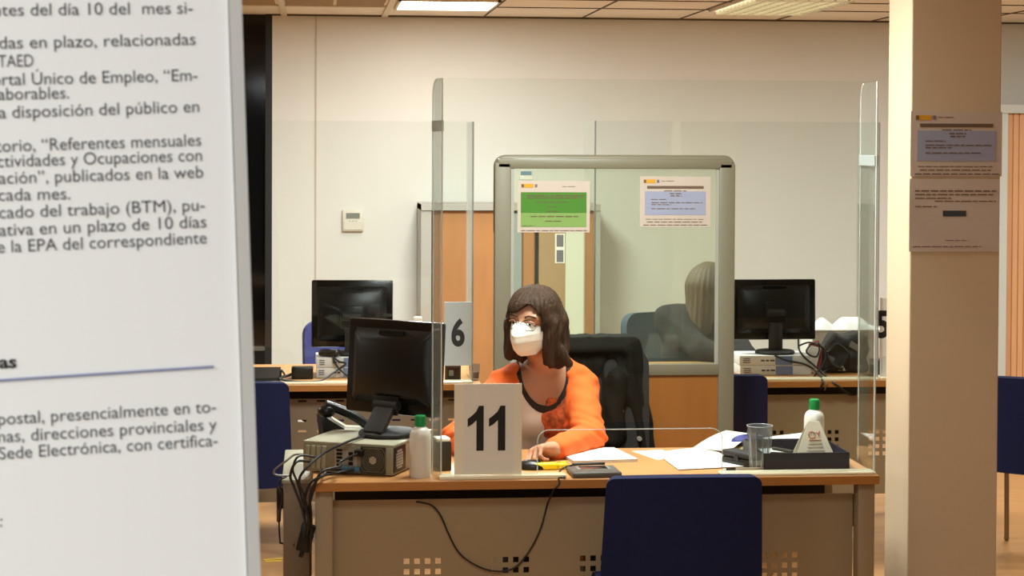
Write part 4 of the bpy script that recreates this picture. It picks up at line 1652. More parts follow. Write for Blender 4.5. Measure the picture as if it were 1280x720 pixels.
ysn = ys - 0.012
a, c = PY(568, 480, ysn), PY(652, 594, ysn)
a.z += 0.0
zb = ZT + 0.013
t = thing('number_sign', 'white sheet with the number 11 standing at the front desk edge', 'sign', ((a.x + c.x) / 2, ysn, zb))
w_, h_ = c.x - a.x, a.z - zb
B().box((0, 0, h_ / 2), (w_, 0.003, h_), bevel=0.001).build('holder', 'paper2', t)
B().box((0.002, -0.002, h_ / 2 + 0.004), (w_ * 0.74, 0.0015, h_ * 0.97)).build('sheet', mat('grey_white_sheet', 'e8e3d6', 0.7), t)
dz0, dz1 = PY(612, 563, ysn).z - zb, PY(612, 507, ysn).z - zb
ox = (a.x + c.x) / 2
for l_, r_ in ((584.5, 604.5), (611, 631.5)):
    xl, xr = PY(l_, 530, ysn).x - ox, PY(r_, 530, ysn).x - ox
    B().prism([(xl + (q[0] - 0.05) / 0.53 * (xr - xl), -0.0028, dz0 + q[1] * (dz1 - dz0)) for q in digit_one()], (0, -0.0012, 0)).build('digit', 'ink', t)


def glyph(s, bold, x0, x1, z0, z1, y, m, parent):
    me, lo, hi = text_mesh(s, bold)
    sx, sz = (x1 - x0) / (hi[0] - lo[0]), (z1 - z0) / (hi[1] - lo[1])
    me.transform(Matrix.Translation((-lo[0], -lo[1], 0)))
    me.transform(Matrix(((sx, 0, 0, x0), (0, 0, -1, y), (0, sz, 0, z0), (0, 0, 0, 1))))
    return link_mesh('digit', me, m, parent)


y6 = yb2 - 0.008
a, c = PY(555.5, 377.5, y6), PY(589.5, 457, y6)
t = thing('number_sign', 'pale blue sheet with the number 6 on a clear screen in the second row', 'sign', ((a.x + c.x) / 2, y6, (a.z + c.z) / 2))
ox, oz = (a.x + c.x) / 2, (a.z + c.z) / 2
B().box((0, 0, 0), (c.x - a.x, 0.003, a.z - c.z), bevel=0.001).build('sheet', 'sign_blue', t)
d0, d1 = PY(564, 433.5, y6), PY(581, 397.5, y6)
glyph('6', 0.035, d0.x - ox, d1.x - ox, d0.z - oz, d1.z - oz, -0.0025, 'ink_grey', t)
y5 = yb2 - 0.02
a, c = PY(1086, 345, y5 + 0.06), PY(1130, 452, y5 + 0.06)
y5s = y5 + 0.06
sx5 = PY(1099.5, 400, y5s).x
t = thing('number_sign', 'white sheet with the number 5 partly behind the square column', 'sign', (sx5 + 0.105, y5s, ZT))
z0_, z1_ = PY(1105, 446, y5s).z - ZT, PY(1105, 372, y5s).z - ZT
B().box((0, 0, (z0_ + z1_) / 2), (0.21, 0.003, z1_ - z0_), bevel=0.001).build('sheet', 'white', t)
B().box((0, 0.02, 0.004), (0.20, 0.10, 0.008), bevel=0.002).build('stand_base', 'acrylic_foot', t)
B().box((0, 0.004, z0_ / 2 + 0.01), (0.20, 0.004, z0_ + 0.02)).build('stand_back', 'acrylic_edge', t)
q0, q1 = PY(1094.5, 423, y5s), PY(1110, 388, y5s)
xq = PY(1110.5, 400, y5s).x - (sx5 + 0.105)
glyph('5', 0.035, xq - 0.058, xq + 0.004, q0.z - ZT, q1.z - ZT, -0.0025, 'ink', t)

# ------------------------------------------------------------------ computer, monitor, telephone on the front desk
PW, PD, PH = 0.30, 0.36, 0.098
pr = PZ(491, 596.5, ZT)
pa = math.radians(-23)
pr = Vector((pr.x, max(pr.y, YD + 0.01), ZT))
off = Matrix.Rotation(pa, 3, 'Z') @ Vector((PW / 2, -PD / 2, 0))
pc = pr - off
t = thing('desktop_computer', 'grey slim desktop computer lying under the big black monitor, its rear facing out', 'computer', (pc.x, pc.y, ZT + 0.0), pa)
B().box((0, 0, (PH - 0.012) / 2 + 0.004), (PW, PD, PH - 0.012), bevel=0.003).build('casing', 'pc', t, True)
B().box((0, 0.003, PH - 0.004), (PW + 0.004, PD, 0.008), bevel=0.002).build('lid', 'pc_top', t, True)
b = B()
for s in (-1, 1):
    for q in (-1, 1):
        b.cyl((s * PW * 0.4, q * PD * 0.4, 0), (s * PW * 0.4, q * PD * 0.4, 0.005), 0.01, seg=10)
b.build('rubber_foot', 'rubber', t)
yr = -PD / 2
fxc, fzc, fs = PW * 0.285, PH * 0.50, 0.084
g = B().box((fxc, yr - 0.001, fzc), (fs, 0.004, fs), bevel=0.0018).build('fan_plate', 'pc_dark', t)
b = B()
b.tube([Vector((fxc + (fs / 2 - 0.012 if (k in (0, 1, 6, 7)) else -(fs / 2 - 0.012)) + (0.010 if k in (0, 7) else -0.010 if k in (3, 4) else 0), yr - 0.003, fzc + [(-.022), (-.036), (-.036), (-.022), .022, .036, .036, .022][k])) for k in range(8)], 0.0016, 6, 1, True)
for k in range(5):
    rr = 0.012 + 0.006 * k
    b.tube([Vector((fxc + rr * math.cos(a_ * math.pi / 12), yr - 0.0035, fzc + rr * math.sin(a_ * math.pi / 12))) for a_ in range(24)], 0.0012, 6, 1, True)
b.build('fan_grille', mat('grille_wire', '6a6654', 0.4, metal=0.3), g)
B().cyl((fxc, yr - 0.0025, fzc), (fxc, yr - 0.0055, fzc), 0.013, seg=6).build('fan_hub', 'silver', g)
px_ = B().box((-0.005, yr - 0.0005, PH * 0.45), (0.075, 0.003, PH * 0.62)).build('port_plate', 'silver', t)
b = B()
for i in range(5):
    b.box((-0.026, yr - 0.003, PH * 0.30 + 0.0115 * i), (0.018, 0.004, 0.007))
for i in range(3):
    b.box((0.012, yr - 0.003, PH * 0.36 + 0.015 * i), (0.014, 0.004, 0.011))
b.build('socket', 'black', px_)
B().box((-0.012, yr - 0.010, PH * 0.20), (0.036, 0.018, 0.014), bevel=0.003).build('video_plug', 'port_blue', t)
B().box((0.030, yr - 0.010, PH * 0.20), (0.030, 0.018, 0.014), bevel=0.003).build('video_plug', 'port_blue', t)
B().box((0.043, yr - 0.012, PH * 0.72), (0.026, 0.024, 0.020), bevel=0.003).build('power_plug', 'black', t)
b = B()
for i in range(4):
    b.box((-PW * 0.44 + 0.018 * i, yr - 0.0015, PH * 0.5), (0.012, 0.004, PH * 0.74), bevel=0.001)
b.build('slot_cover', 'pc_top', t)
sd = B().box((PW / 2 + 0.001, -PD * 0.34, PH * 0.5), (0.003, PD * 0.28, PH * 0.78)).build('side_vent', 'black', t)
b = B()
rnd = random.Random(5)
for i in range(9):
    for j in range(9):
        y, z = (i - 4) * 0.0085, (j - 4) * 0.0085
        if y * y + z * z < 0.034 ** 2:
            b.box((PW / 2 + 0.003, -PD * 0.36 + y, PH * 0.5 + z), (0.002, 0.0062, 0.0062))
b.build('vent_grille', 'silver', sd)


def monitor(label, loc, rz, w, h, tilt, zc, base_r=0.11, arm='flat', base=True):
    """screen faces +Y, back towards -Y; origin under the stand"""
    t = thing('monitor', label, 'monitor', loc, rz)
    rt = Matrix.Rotation(math.radians(tilt), 3, 'X')
    c = Vector((0, 0.03, zc))

    def L(x, y, z):
        return c + rt @ Vector((x, y, z))
    b = B()
    b.box(L(0, 0.008, 0), (w, 0.026, h), bevel=0.007, rot=rt)
    b.build('housing', 'black_gloss', t, True)
    # tapered back shell
    b = B()
    o = [(-w * 0.44, -h * 0.40), (w * 0.44, -h * 0.40), (w * 0.44, h * 0.42), (-w * 0.44, h * 0.42)]
    i_ = [(-w * 0.33, -h * 0.30), (w * 0.33, -h * 0.30), (w * 0.33, h * 0.27), (-w * 0.33, h * 0.27)]
    va = [b.bm.verts.new(L(q[0], -0.004, q[1])) for q in o]
    vb = [b.bm.verts.new(L(q[0], -0.034, q[1])) for q in i_]
    for k in range(4):
        b.bm.faces.new((va[k], va[(k + 1) % 4], vb[(k + 1) % 4], vb[k]))
    b.bm.faces.new(vb)
    b.bm.faces.new(list(reversed(va)))
    bmesh.ops.bevel(b.bm, geom=list(b.bm.edges), offset=0.006, segments=2, affect='EDGES')
    b.build('back_cover', 'black', t, True)
    B().box(L(0, -0.017, h * 0.365), (w * 0.28, 0.014, h * 0.055), bevel=0.003, rot=rt).build('handle_recess', 'black_gloss', t)
    B().box(L(0, 0.0215, 0.002), (w * 0.93, 0.002, h * 0.88), rot=rt).build('screen', 'screen', t)
    B().box(L(0, -0.036, -h * (0.40 if arm == 'flat' else 0.05)), (0.10, 0.010, 0.06 if arm == 'flat' else 0.10), bevel=0.004, rot=rt).build('mount_plate', 'black', t, True)
    nk = B()
    a = L(0, -0.030, -h * (0.40 if arm == 'flat' else 0.05))
    if arm == 'flat':
        e = Vector((0, -0.075, 0.02))
        d = (a - e)
        ang = math.atan2(d.y, d.z)
        nk.box((a + e) / 2, (0.075, 0.02, d.length + 0.02), bevel=0.006, rot=Matrix.Rotation(-ang, 3, 'X'))
        nk.cyl(a - Vector((0.045, 0, 0)), a + Vector((0.045, 0, 0)), 0.018, seg=14)
    else:
        nk.cyl((0, -0.01, 0.01), (0, -0.01, zc - h * 0.2), 0.032, seg=18)
        nk.cyl(a - Vector((0.04, 0, 0)), a + Vector((0.04, 0, 0)), 0.022, seg=14)
    nk.build('neck', 'black_matt', t, True)
    if base:
        B().lathe([(base_r, 0), (base_r, 0.008), (base_r * 0.92, 0.014), (base_r * 0.4, 0.018), (0.03, 0.022)], seg=32).build('base', 'black_matt', t, True)
    return t


mz = ZT + PH + 0.0045
mb = PZ(470, 545, mz)
mc = PY(495, 461, mb.y - 0.0)
monitor('large black monitor seen from behind, left of the masked woman', (mb.x + 0.04, mb.y + 0.04, mz), math.radians(-38), 0.365, 0.300, -4, mc.z - mz - 0.002, 0.095)

# telephone behind the computer
tp = PZ(418, 552, ZT)
tp = Vector((PY(432, 540, 6.32).x, 6.32, ZT))
t = thing('telephone', 'black desk telephone with its handset, left behind the desktop computer', 'telephone', tp, math.radians(96))
B().prism([(-0.07, -0.10, 0), (-0.07, 0.07, 0), (-0.07, 0.085, 0.125), (-0.07, 0.07, 0.135), (-0.07, -0.10, 0.03)], (0.17, 0, 0)).build('body', 'black', t)
sl = math.atan2(0.105, 0.17)
rot = Matrix.Rotation(sl, 3, 'X')
B().box((0.035, -0.012, 0.086), (0.10, 0.13, 0.006), rot=rot).build('keypad', 'pc_top', t)
b = B()
cst = Vector((-0.045, -0.012, 0.102))
b.tube([cst + rot @ Vector((0, y, 0.018 + 0.016 * math.cos(y * 14))) for y in (-0.11, -0.08, -0.04, 0, 0.04, 0.08, 0.11)], 0.016, 10, 4)
for s in (-1, 1):
    b.ball(cst + rot @ Vector((0, s * 0.095, 0.004)), 0.027, (0.95, 1.15, 0.8), 14)
b.build('handset', 'black', t, True)


# ------------------------------------------------------------------ bottles
def bottle(label, loc, r, h, cap_h=0.028, cap='green_cap'):
    t = thing('bottle', label, 'bottle', loc, 0, None)
    sh = h - cap_h - 0.006
    prof = [(r * 0.93, 0), (r, 0.006), (r, sh - 0.034)]
    for k in range(1, 7):
        an = k * math.pi / 14
        prof.append((r * 0.50 + r * 0.50 * math.cos(an), sh - 0.034 + 0.030 * math.sin(an)))
    prof += [(r * 0.44, sh), (r * 0.42, h - 0.008)]
    B().lathe(prof, seg=32).build('body', 'bottle', t, True, angle=50)
    cp = [(r * 0.50, sh - 0.0), (r * 0.50, h - 0.004), (r * 0.44, h)]
    b = B().lathe(cp, seg=28)
    for k in range(28):
        an = 2 * math.pi * k / 28
        b.box((r * 0.50 * math.cos(an), r * 0.50 * math.sin(an), (sh + h) / 2), (0.0016, 0.0016, (h - sh) * 0.8), rz=an)
    b.build('cap', cap, t, True)
    return t


bp = PZ(526, 598.5, ZT)
mpp = bp.y / 2400 * 1.0
hb = PY(526, 521, bp.y).z - ZT
bottle('white bottle with a green cap in front of the desktop computer', (bp.x, bp.y + 0.035, ZT), 0.0335, hb)
bt_y = 6.17
q = PY(1018, 499, bt_y)
bottle('white bottle with a green cap in the dark tray behind the card', (q.x, bt_y, ZT + 0.0045), 0.0335, q.z - ZT - 0.004)

# black box with a white top
q = PY(552, 585, 6.0)
t = thing('small_box', 'small black box with a white top between bottle and 11 sign', 'box', (PY(551.5, 560, 6.02).x, 6.02, ZT), math.radians(12))
hh = PY(551, 546, 6.02).z - ZT
B().box((0, 0, hh * 0.44), (0.052, 0.06, hh * 0.88), bevel=0.004).build('body', 'black', t, True)
B().box((0, 0, hh * 0.94), (0.046, 0.054, hh * 0.12), bevel=0.004).build('top', 'white', t, True)

# highlighter
q0, q1 = PZ(666, 584, ZT + 0.008), PZ(709, 582.5, ZT + 0.008)
q0.y = q1.y = max(q0.y, YD + 0.09)
q0, q1 = PY(666, 584, q0.y), PY(709, 582.5, q1.y)
t = thing('highlighter', 'fluorescent yellow highlighter lying beside the 11 sign', 'pen', ((q0.x + q1.x) / 2, q0.y, ZT + 0.0115))
L_ = q1.x - q0.x
B().box((-L_ * 0.14, 0, 0), (L_ * 0.72, 0.026, 0.022), bevel=0.007, seg=3).build('barrel', 'yellow', t, True)
B().box((L_ * 0.36, 0, 0), (L_ * 0.28, 0.022, 0.019), bevel=0.006, seg=3).build('cap', 'yellow', t, True)
B().box((L_ * 0.38, 0, 0.0115), (L_ * 0.2, 0.006, 0.004), bevel=0.001).build('clip', 'yellow', t)

# signature pad with stylus and cable
sc = [PZ(709, 590, ZT), PZ(717, 600, ZT), PZ(778, 600, ZT), PZ(768, 585, ZT)]
sp = PZ(745, 592.5, ZT + 0.01)
t = thing('signature_pad', 'grey signature pad with a black stylus at the front desk edge', 'signature pad', (sp.x, max(sp.y, YD + 0.085), ZT), math.radians(2))
B().box((0, 0, 0.009), (0.155, 0.135, 0.018), bevel=0.007, seg=3).build('casing', mat('pad_grey', '5b554c', 0.45), t, True)
B().box((0.0, 0.012, 0.0185), (0.105, 0.070, 0.002)).build('writing_screen', 'lcd', t)
B().box((0.0, 0.012, 0.0198), (0.085, 0.050, 0.0015)).build('screen_glass', 'black_gloss', t)
B().tube([(-0.06, 0.050, 0.024), (0.03, 0.052, 0.025), (0.045, 0.052, 0.024)], 0.0042, 8, 2).build('stylus', 'black', t, True)
pb = Vector(t.location)


def W2L(p):
    return wmat(t).inverted() @ Vector(p)


cp = [pb + Vector((-0.062, 0.045, 0.022)), PZ(704, 585, ZT + 0.012), PZ(699, 592, ZT + 0.004), PZ(706, 597, ZT + 0.006)]
e1 = PY(699, 605, YD - 0.006)
e2 = PY(692, 613, YD - 0.006)
pts = cp + [Vector((PZ(703, 604, ZT + 0.004).x, YD + 0.002, ZT + 0.004)), e1, e2, PY(688, 622, YD + 0.02), PY(684, 631, YD + 0.075)]
for px, py in ((676, 660), (664, 685), (648, 706), (632, 713.5), (612, 713), (590, 704), (573, 690), (561, 668), (551, 645), (540, 632), (526, 628)):
    pts.append(PY(px, py, YD + 0.075))
pts.append(PY(516, 627, YD + 0.10))
B().tube([W2L(p) for p in pts], 0.0027, 8, 5).build('cable', 'rubber', t, True)


# ------------------------------------------------------------------ papers
def sheet_poly(name, label, cat, pts, z, thick, m='paper', edge=None, curl=None, group=None):
    """loose sheet or stack from its corner pixels on the desk"""
    P = [PZ(x, y, z) for x, y in pts]
    c = sum(P, Vector()) / len(P)
    t = thing(name, label, cat, (c.x, c.y, z), 0, group)
    Lc = [Vector((p.x - c.x, p.y - c.y, 0)) for p in P]
    if thick > 0.004:
        B().prism(Lc, (0, 0, thick)).build('pages', edge or 'paper_edge', t)
        B().prism([q + Vector((0, 0, thick)) for q in Lc], (0, 0, 0.0008)).build('top_sheet', m, t)
    else:
        def fn(u, v):
            a_ = Lc[0].lerp(Lc[1], u)
            b_ = Lc[3].lerp(Lc[2], u)
            p = a_.lerp(b_, v)
            return p + Vector((0, 0, 0.0008 + (curl(u, v) if curl else 0)))
        B().grid(fn, 12, 12, 0.0009).build('page', m, t, True, angle=180)
    return t


sheet_poly('paper_stack', 'stack of white paper in front of the woman in the orange cardigan', 'paper', [(717, 580), (797, 577.5), (767, 563), (694, 566)], ZT, 0.010)
sheet_poly('paper_sheet', 'small white sheet between the paper stack and the spread papers', 'paper', [(822, 575), (846, 571), (828, 562.5), (790, 564)], ZT, 0.0)
sheet_poly('paper_sheet', 'broad white sheet left of the glass, spread over other papers', 'paper', [(848, 587), (931, 583), (886, 559), (820, 566)], ZT + 0.003, 0.0, curl=lambda u, v: 0.003 * math.sin(3 * u) * v)
sheet_poly('document', 'document with raised pages behind the glass of water', 'document', [(866, 561), (912, 567), (958, 545), (908, 538)], ZT + 0.004, 0.0, 'paper2', curl=lambda u, v: 0.022 * math.sin(math.pi * min(1, v * 0.9 + 0.1)) * (0.35 + u * 0.65))
sheet_poly('magazine', 'olive and grey printed leaflet under the raised document', 'leaflet', [(900, 571), (918, 573), (950, 553), (930, 549)], ZT + 0.001, 0.0, 'olive', curl=lambda u, v: 0.012 * v)
sheet_poly('paper_sheet', 'white papers lying behind the dark tray', 'paper', [(936, 560), (1004, 558), (1006, 548), (950, 551)], ZT + 0.003, 0.0, curl=lambda u, v: 0.02 * v * (0.5 + 0.5 * u))

# pen
q0, q1 = PZ(902, 587.5, ZT + 0.006), PZ(962, 585, ZT + 0.006)
t = thing('pen', 'silver pen with a dark tip in front of the glass', 'pen', ((q0.x + q1.x) / 2, (q0.y + q1.y) / 2, ZT + 0.006), math.atan2(q1.y - q0.y, q1.x - q0.x))
L_ = (q1 - q0).length
B().cyl((-L_ * 0.22, 0, 0), (L_ * 0.42, 0, 0), 0.0045, seg=12).build('barrel', 'silver', t, True)
B().cyl((-L_ * 0.42, 0, 0), (-L_ * 0.22, 0, 0), 0.0055, 0.006, seg=12).build('grip', 'black', t, True)
B().cyl((-L_ * 0.5, 0, 0), (-L_ * 0.42, 0, 0), 0.001, 0.0048, seg=12).build('tip', 'silver', t, True)
B().cyl((L_ * 0.42, 0, 0), (L_ * 0.47, 0, 0), 0.003, seg=10).build('button', 'black', t, True)

# tumbler of water
g0 = PZ(952, 588, ZT)
gy = g0.y + 0.028
gt = PY(952, 532, gy).z - ZT
t = thing('tumbler', 'clear faceted glass of water beside the dark tray', 'glass', (g0.x, gy, ZT))
r0, r1 = 0.031, 0.041
B().lathe([(r0 * 0.9, 0), (r0, 0.004), (r1, gt), (r1 - 0.003, gt), (r0 - 0.002, 0.016), (0.001, 0.014)], seg=12).build('glass_body', 'water_glass', t)
B().lathe([(r0 - 0.003, 0.017), (r0 + (r1 - r0) * 0.78 - 0.0035, gt * 0.80)], seg=24).build('water', 'water', t)
b = B()
for k in range(12):
    an = 2 * math.pi * k / 12
    b.tube([(r0 * math.cos(an), r0 * math.sin(an), 0.003), (r1 * math.cos(an), r1 * math.sin(an), gt - 0.018)], 0.0011, 5, 1)
b.tube([Vector((r1 * math.cos(k * math.pi / 12), r1 * math.sin(k * math.pi / 12), gt)) for k in range(24)], 0.0016, 6, 1, True)
b.build('facet_ribs', mat('glass_rib', '9aa0a4', 0.15, metal=0.3), t, True)

# dark open tray with the card in it
ty0 = YD + 0.115
x0, x1 = PZ(950, 587, ZT).x, PY(1062, 570, ty0).x
xa_ = PY(967, 570, ty0).x
xa_ = PY(955, 570, ty0).x
tz = PY(1010, 566, ty0).z - ZT
t = thing('tray', 'dark navy open tray holding a bottle and a card at the right desk end', 'tray', ((xa_ + x1) / 2, ty0, ZT))
w_, d_ = x1 - xa_, 0.30
B().box((0, d_ / 2, 0.002), (w_, d_, 0.004)).build('bottom', 'tray', t)
for nm, c_, s_ in (('front_wall', (0, 0.002, tz / 2), (w_, 0.004, tz)), ('rear_wall', (0, d_ - 0.002, tz / 2), (w_, 0.004, tz)), ('side_wall', (-w_ / 2 + 0.002, d_ / 2, tz / 2), (0.004, d_, tz)), ('side_wall', (w_ / 2 - 0.002, d_ / 2, tz / 2), (0.004, d_, tz))):
    B().box(c_, s_, bevel=0.001).build(nm, 'tray', t)
tray_c = ((xa_ + x1) / 2, ty0)
# papers and a stapler in the tray
t = thing('paper_sheet', 'white sheets lying inside the dark tray', 'paper', (tray_c[0] - 0.07, ty0 + 0.14, ZT + 0.0045), 0.1)
B().box((0, 0, 0.014), (0.10, 0.20, 0.028)).build('pages', 'paper', t)
q = PY(980, 563, ty0 + 0.07)
t = thing('stapler', 'dark stapler lying on the sheets in the tray', 'stapler', (q.x + 0.0, ty0 + 0.09, ZT + 0.034), math.radians(-28))
B().box((0, 0, 0.004), (0.075, 0.02, 0.008), bevel=0.002).build('base', 'metal_dark', t)
B().box((0.0, 0, 0.016), (0.070, 0.016, 0.010), bevel=0.004, rot=Matrix.Rotation(0.1, 3, 'Y')).build('arm', 'pc_dark', t)
# triangular tent card
cyy = ty0 + 0.035
c0, c1 = PY(994, 567, cyy), PY(1047, 567, cyy)
ca = PY(1019, 527, cyy + 0.02)
cb_, cb2 = PY(1011, 530, cyy + 0.02), PY(1025, 530, cyy + 0.02)
t = thing('tent_card', 'cream triangular card with red print in front of the tray bottle', 'card', (ca.x, cyy, ZT + 0.0045))
zz = ca.z - ZT - 0.0045
xl_, xr_ = c0.x - ca.x - 0.006, c1.x - ca.x + 0.006
front = [(xl_, 0, 0.0), (xr_, 0, 0.0), (cb2.x - ca.x, 0.03, zz), (cb_.x - ca.x, 0.03, zz)]
B().prism(front, (0, 0.0012, 0)).build('front_face', 'paper2', t)
B().prism([(xl_, 0.075, 0), (xr_, 0.075, 0), (cb2.x - ca.x, 0.032, zz), (cb_.x - ca.x, 0.032, zz)], (0, 0.0012, 0)).build('back_face', 'paper2', t)


def onf(fx, fz):
    return Vector((fx, 0.03 * fz / zz - 0.0008, fz))


b = B()
cxm = (cb_.x + cb2.x) / 2 - ca.x
b.tube([onf(cxm - 0.008 + 0.011 * math.cos(k * math.pi / 8), zz * 0.70 + 0.010 * math.sin(k * math.pi / 8)) for k in range(16)], 0.0014, 6, 1, True)
b.tube([onf(cxm + 0.006, zz * 0.76), onf(cxm + 0.012, zz * 0.72), onf(cxm + 0.017, zz * 0.78), onf(cxm + 0.014, zz * 0.66)], 0.0013, 6, 4)
b.tube([onf(cxm - 0.018, zz * 0.585), onf(cxm + 0.022, zz * 0.585)], 0.0014, 6, 1)
b.build('red_print', mat('card_red', 'b5654c', 0.7), t)
b = B()
for k, fz in enumerate((0.50, 0.43, 0.35)):
    b.tube([onf(cxm - 0.02 - 0.004 * k, zz * fz), onf(cxm + 0.024 + 0.004 * k, zz * fz)], 0.0006, 4, 1)
b.build('small_print', 'ink_brown', t)

# black case and blue pouch left of the tray
q = PZ(935, 586, ZT)
t = thing('glasses_case', 'black hard case lying left of the glass of water', 'case', (q.x + 0.0, q.y + 0.07, ZT), math.radians(-58))
B().box((0, 0, 0.013), (0.15, 0.06, 0.026), bevel=0.010, seg=3).build('lower_shell', 'black', t, True)
B().box((0, 0, 0.036), (0.15, 0.06, 0.020), bevel=0.009, seg=3).build('upper_shell', 'black_matt', t, True)
B().box((0.0, -0.031, 0.026), (0.02, 0.004, 0.014), bevel=0.001).build('clasp', 'metal_dark', t)
q = PZ(932, 560, ZT)
t = thing('pouch', 'blue fabric pouch behind the black case', 'pouch', (q.x + 0.01, q.y + 0.02, ZT), math.radians(20))
B().ball((0, 0, 0.022), 0.05, (1.2, 0.8, 0.44), 20).build('body', 'blue_pouch', t, True)
B().tube([(-0.055, 0, 0.03), (0, -0.012, 0.042), (0.055, 0, 0.03)], 0.003, 6, 4).build('zip', 'black', t, True)

# mouse near her hand
q = PZ(662, 578, ZT)
t = thing('computer_mouse', 'black computer mouse in front of the woman\'s hand', 'mouse', (q.x - 0.01, YD + 0.20, ZT), math.radians(75))
B().ball((0, 0, 0.004), 0.05, (0.62, 1.0, 0.52), 20).build('shell', 'black', t, True)
B().cyl((-0.004, -0.026, 0.026), (0.004, -0.026, 0.026), 0.006, seg=12).build('wheel', 'metal_dark', t, True)
for o_ in t.children:
    if o_.name.startswith('shell'):
        for v in o_.data.vertices:
            v.co.z = max(v.co.z, 0.001)


# ------------------------------------------------------------------ cables at the desk's left end
def cable(name, label, pts, r, m='rubber', parent=None, sub=6):
    t = B().tube(pts, r, 8, sub).build(name, m, parent, True)
    if not parent:
        tag(t, label, 'cable')
    return t


rd = random.Random(11)
ecx = Vector((pc.x, pc.y, ZT))


def PCW(x, y, z):
    return ecx + Matrix.Rotation(pa, 3, 'Z') @ Vector((x, y, z))


Yf = YD - 0.03
paths = [
    [PCW(0.043, yr - 0.024, PH * 0.72), PCW(0.0, yr - 0.06, PH * 0.50), PY(425, 583, Yf + 0.05), PY(402, 590, Yf), PY(392, 612, Yf), PY(386, 640, Yf + 0.02), PY(391, 672, Yf + 0.03)],
    [PCW(-0.012, yr - 0.019, PH * 0.20), PCW(-0.05, yr - 0.05, PH * 0.2), PY(405, 594, Yf), PY(386, 606, Yf), PY(380, 640, Yf + 0.02), PY(385, 668, Yf + 0.03)],
    [PCW(0.030, yr - 0.019, PH * 0.20), PCW(-0.02, yr - 0.055, PH * 0.12), PY(398, 598, Yf), PY(388, 620, Yf), PY(389, 650, Yf + 0.02), PY(388, 690, Yf + 0.03), PY(388, 719, Yf + 0.05)],
    [PZ(486, 536, ZT + PH + 0.008), PZ(456, 545, ZT + PH + 0.008), PZ(430, 554, ZT + PH + 0.008), PY(404, 567, 5.86), PY(384, 584, Yf), PY(374, 600, Yf), PY(380, 620, Yf), PY(386, 650, Yf + 0.02), PY(379, 672, Yf + 0.03)],
    [PCW(-0.10, yr - 0.01, PH * 0.5), PY(374, 570, Yf), PY(366, 586, Yf), PY(372, 604, Yf), PY(378, 626, Yf), PY(386, 650, Yf), PY(384, 668, Yf + 0.02)],
    [PCW(-0.12, yr - 0.01, PH * 0.35), PY(371, 577, Yf), PY(363, 594, Yf), PY(368, 610, Yf), PY(377, 634, Yf), PY(383, 660, Yf)],
]
nm = ['black power cable from the computer over the desk corner', 'black video cable hanging down the left desk corner', 'long black cable running to the floor at the left desk leg',
      'black cable arching over the computer lid from the monitor', 'thin black cable looping left of the computer', 'outermost black cable loop left of the computer']
for p_, l_ in zip(paths, nm):
    cable('cable', l_, p_, 0.0042 if l_ != nm[4] else 0.0034)
cable('cable', 'pale grey cable bending left beside the navy chair', [PCW(-0.13, yr + 0.02, 0.05), PY(370, 568, 6.1), PY(358, 576, 6.1), PY(343, 588, 6.12), PY(346, 594, 6.12), PY(364, 594.5, 6.15)], 0.0034, 'cable_grey')
cable('cable', 'thin dark cable hanging down the side unit', [PY(358, 596, 6.1), PY(350, 600, 6.12), PY(349, 606, 6.12), PY(353, 620, 6.14), PY(349, 650, 6.14), PY(350, 676, 6.14), PY(352, 679, 6.14), PY(366, 681, 6.15), PY(374, 682, 5.92)], 0.0028)
q = PY(382, 672, Yf + 0.05)
t = thing('power_adapter', 'black power adapter hanging in the cables by the desk leg', 'adapter', q, 0)
B().box((0, 0.0, 0), (0.045, 0.03, 0.085), bevel=0.006, rot=Matrix.Rotation(0.25, 3, 'Y')).build('casing', 'black', t, True)
B().box((-0.012, 0, -0.048), (0.016, 0.016, 0.024), bevel=0.004, rot=Matrix.Rotation(0.25, 3, 'Y')).build('plug', 'black', t, True)
q = PY(350, 622, 6.3)
t = thing('plug', 'dark plug and socket at the left of the side unit', 'plug', (q.x, 6.3, q.z))
B().box((0, 0, 0.0), (0.022, 0.05, 0.07), bevel=0.006).build('socket', 'black', t, True)
B().box((-0.004, 0, -0.055), (0.014, 0.03, 0.05), bevel=0.006).build('connector', mat('brown_plug', '5a3a2c', 0.5), t, True)
b = B()
for x0_, x1_, y_ in ((330, 343, 700), (340, 354, 699), (332, 352, 702)):
    a, c = PZ(x0_, y_, 0.001), PZ(x1_, y_ - 1, 0.001)
    b.box((a + c) / 2 + Vector((0, 0, 0.0006)), ((c - a).length, 0.018, 0.0012), rz=math.atan2(c.y - a.y, c.x - a.x))
tag(b.build('floor_tape', 'yellow_tape'), 'yellow tape marks on the floor left of the desk', 'tape')


# ------------------------------------------------------------------ second row: left desk
def ream(label, loc, rz, w=0.297, d=0.21, h=0.052):
    t = thing('paper_ream', label, 'paper ream', loc, rz, None)
    B().box((0, 0, h / 2), (w, d, h - 0.001), bevel=0.003).build('wrapper', 'ream_white', t, True)
    B().box((w * 0.12, -d / 2 - 0.0005, h * 0.5), (w * 0.24, 0.002, h * 0.86)).build('blue_label', 'ream_blue', t)
    b = B()
    text_bars(b, -w * 0.20, w * 0.0, h * 0.5, h * 0.22, -d / 2 - 0.0006, 4)
    b.build('print', 'ink_grey', t)
    b = B()
    for k in range(3):
        b.box((-w * 0.40, -d / 2 - 0.0006, h * (0.3 + 0.2 * k)), (w * 0.10, 0.002, h * 0.1))
    b.build('side_print', 'logo_grey', t)
    return t


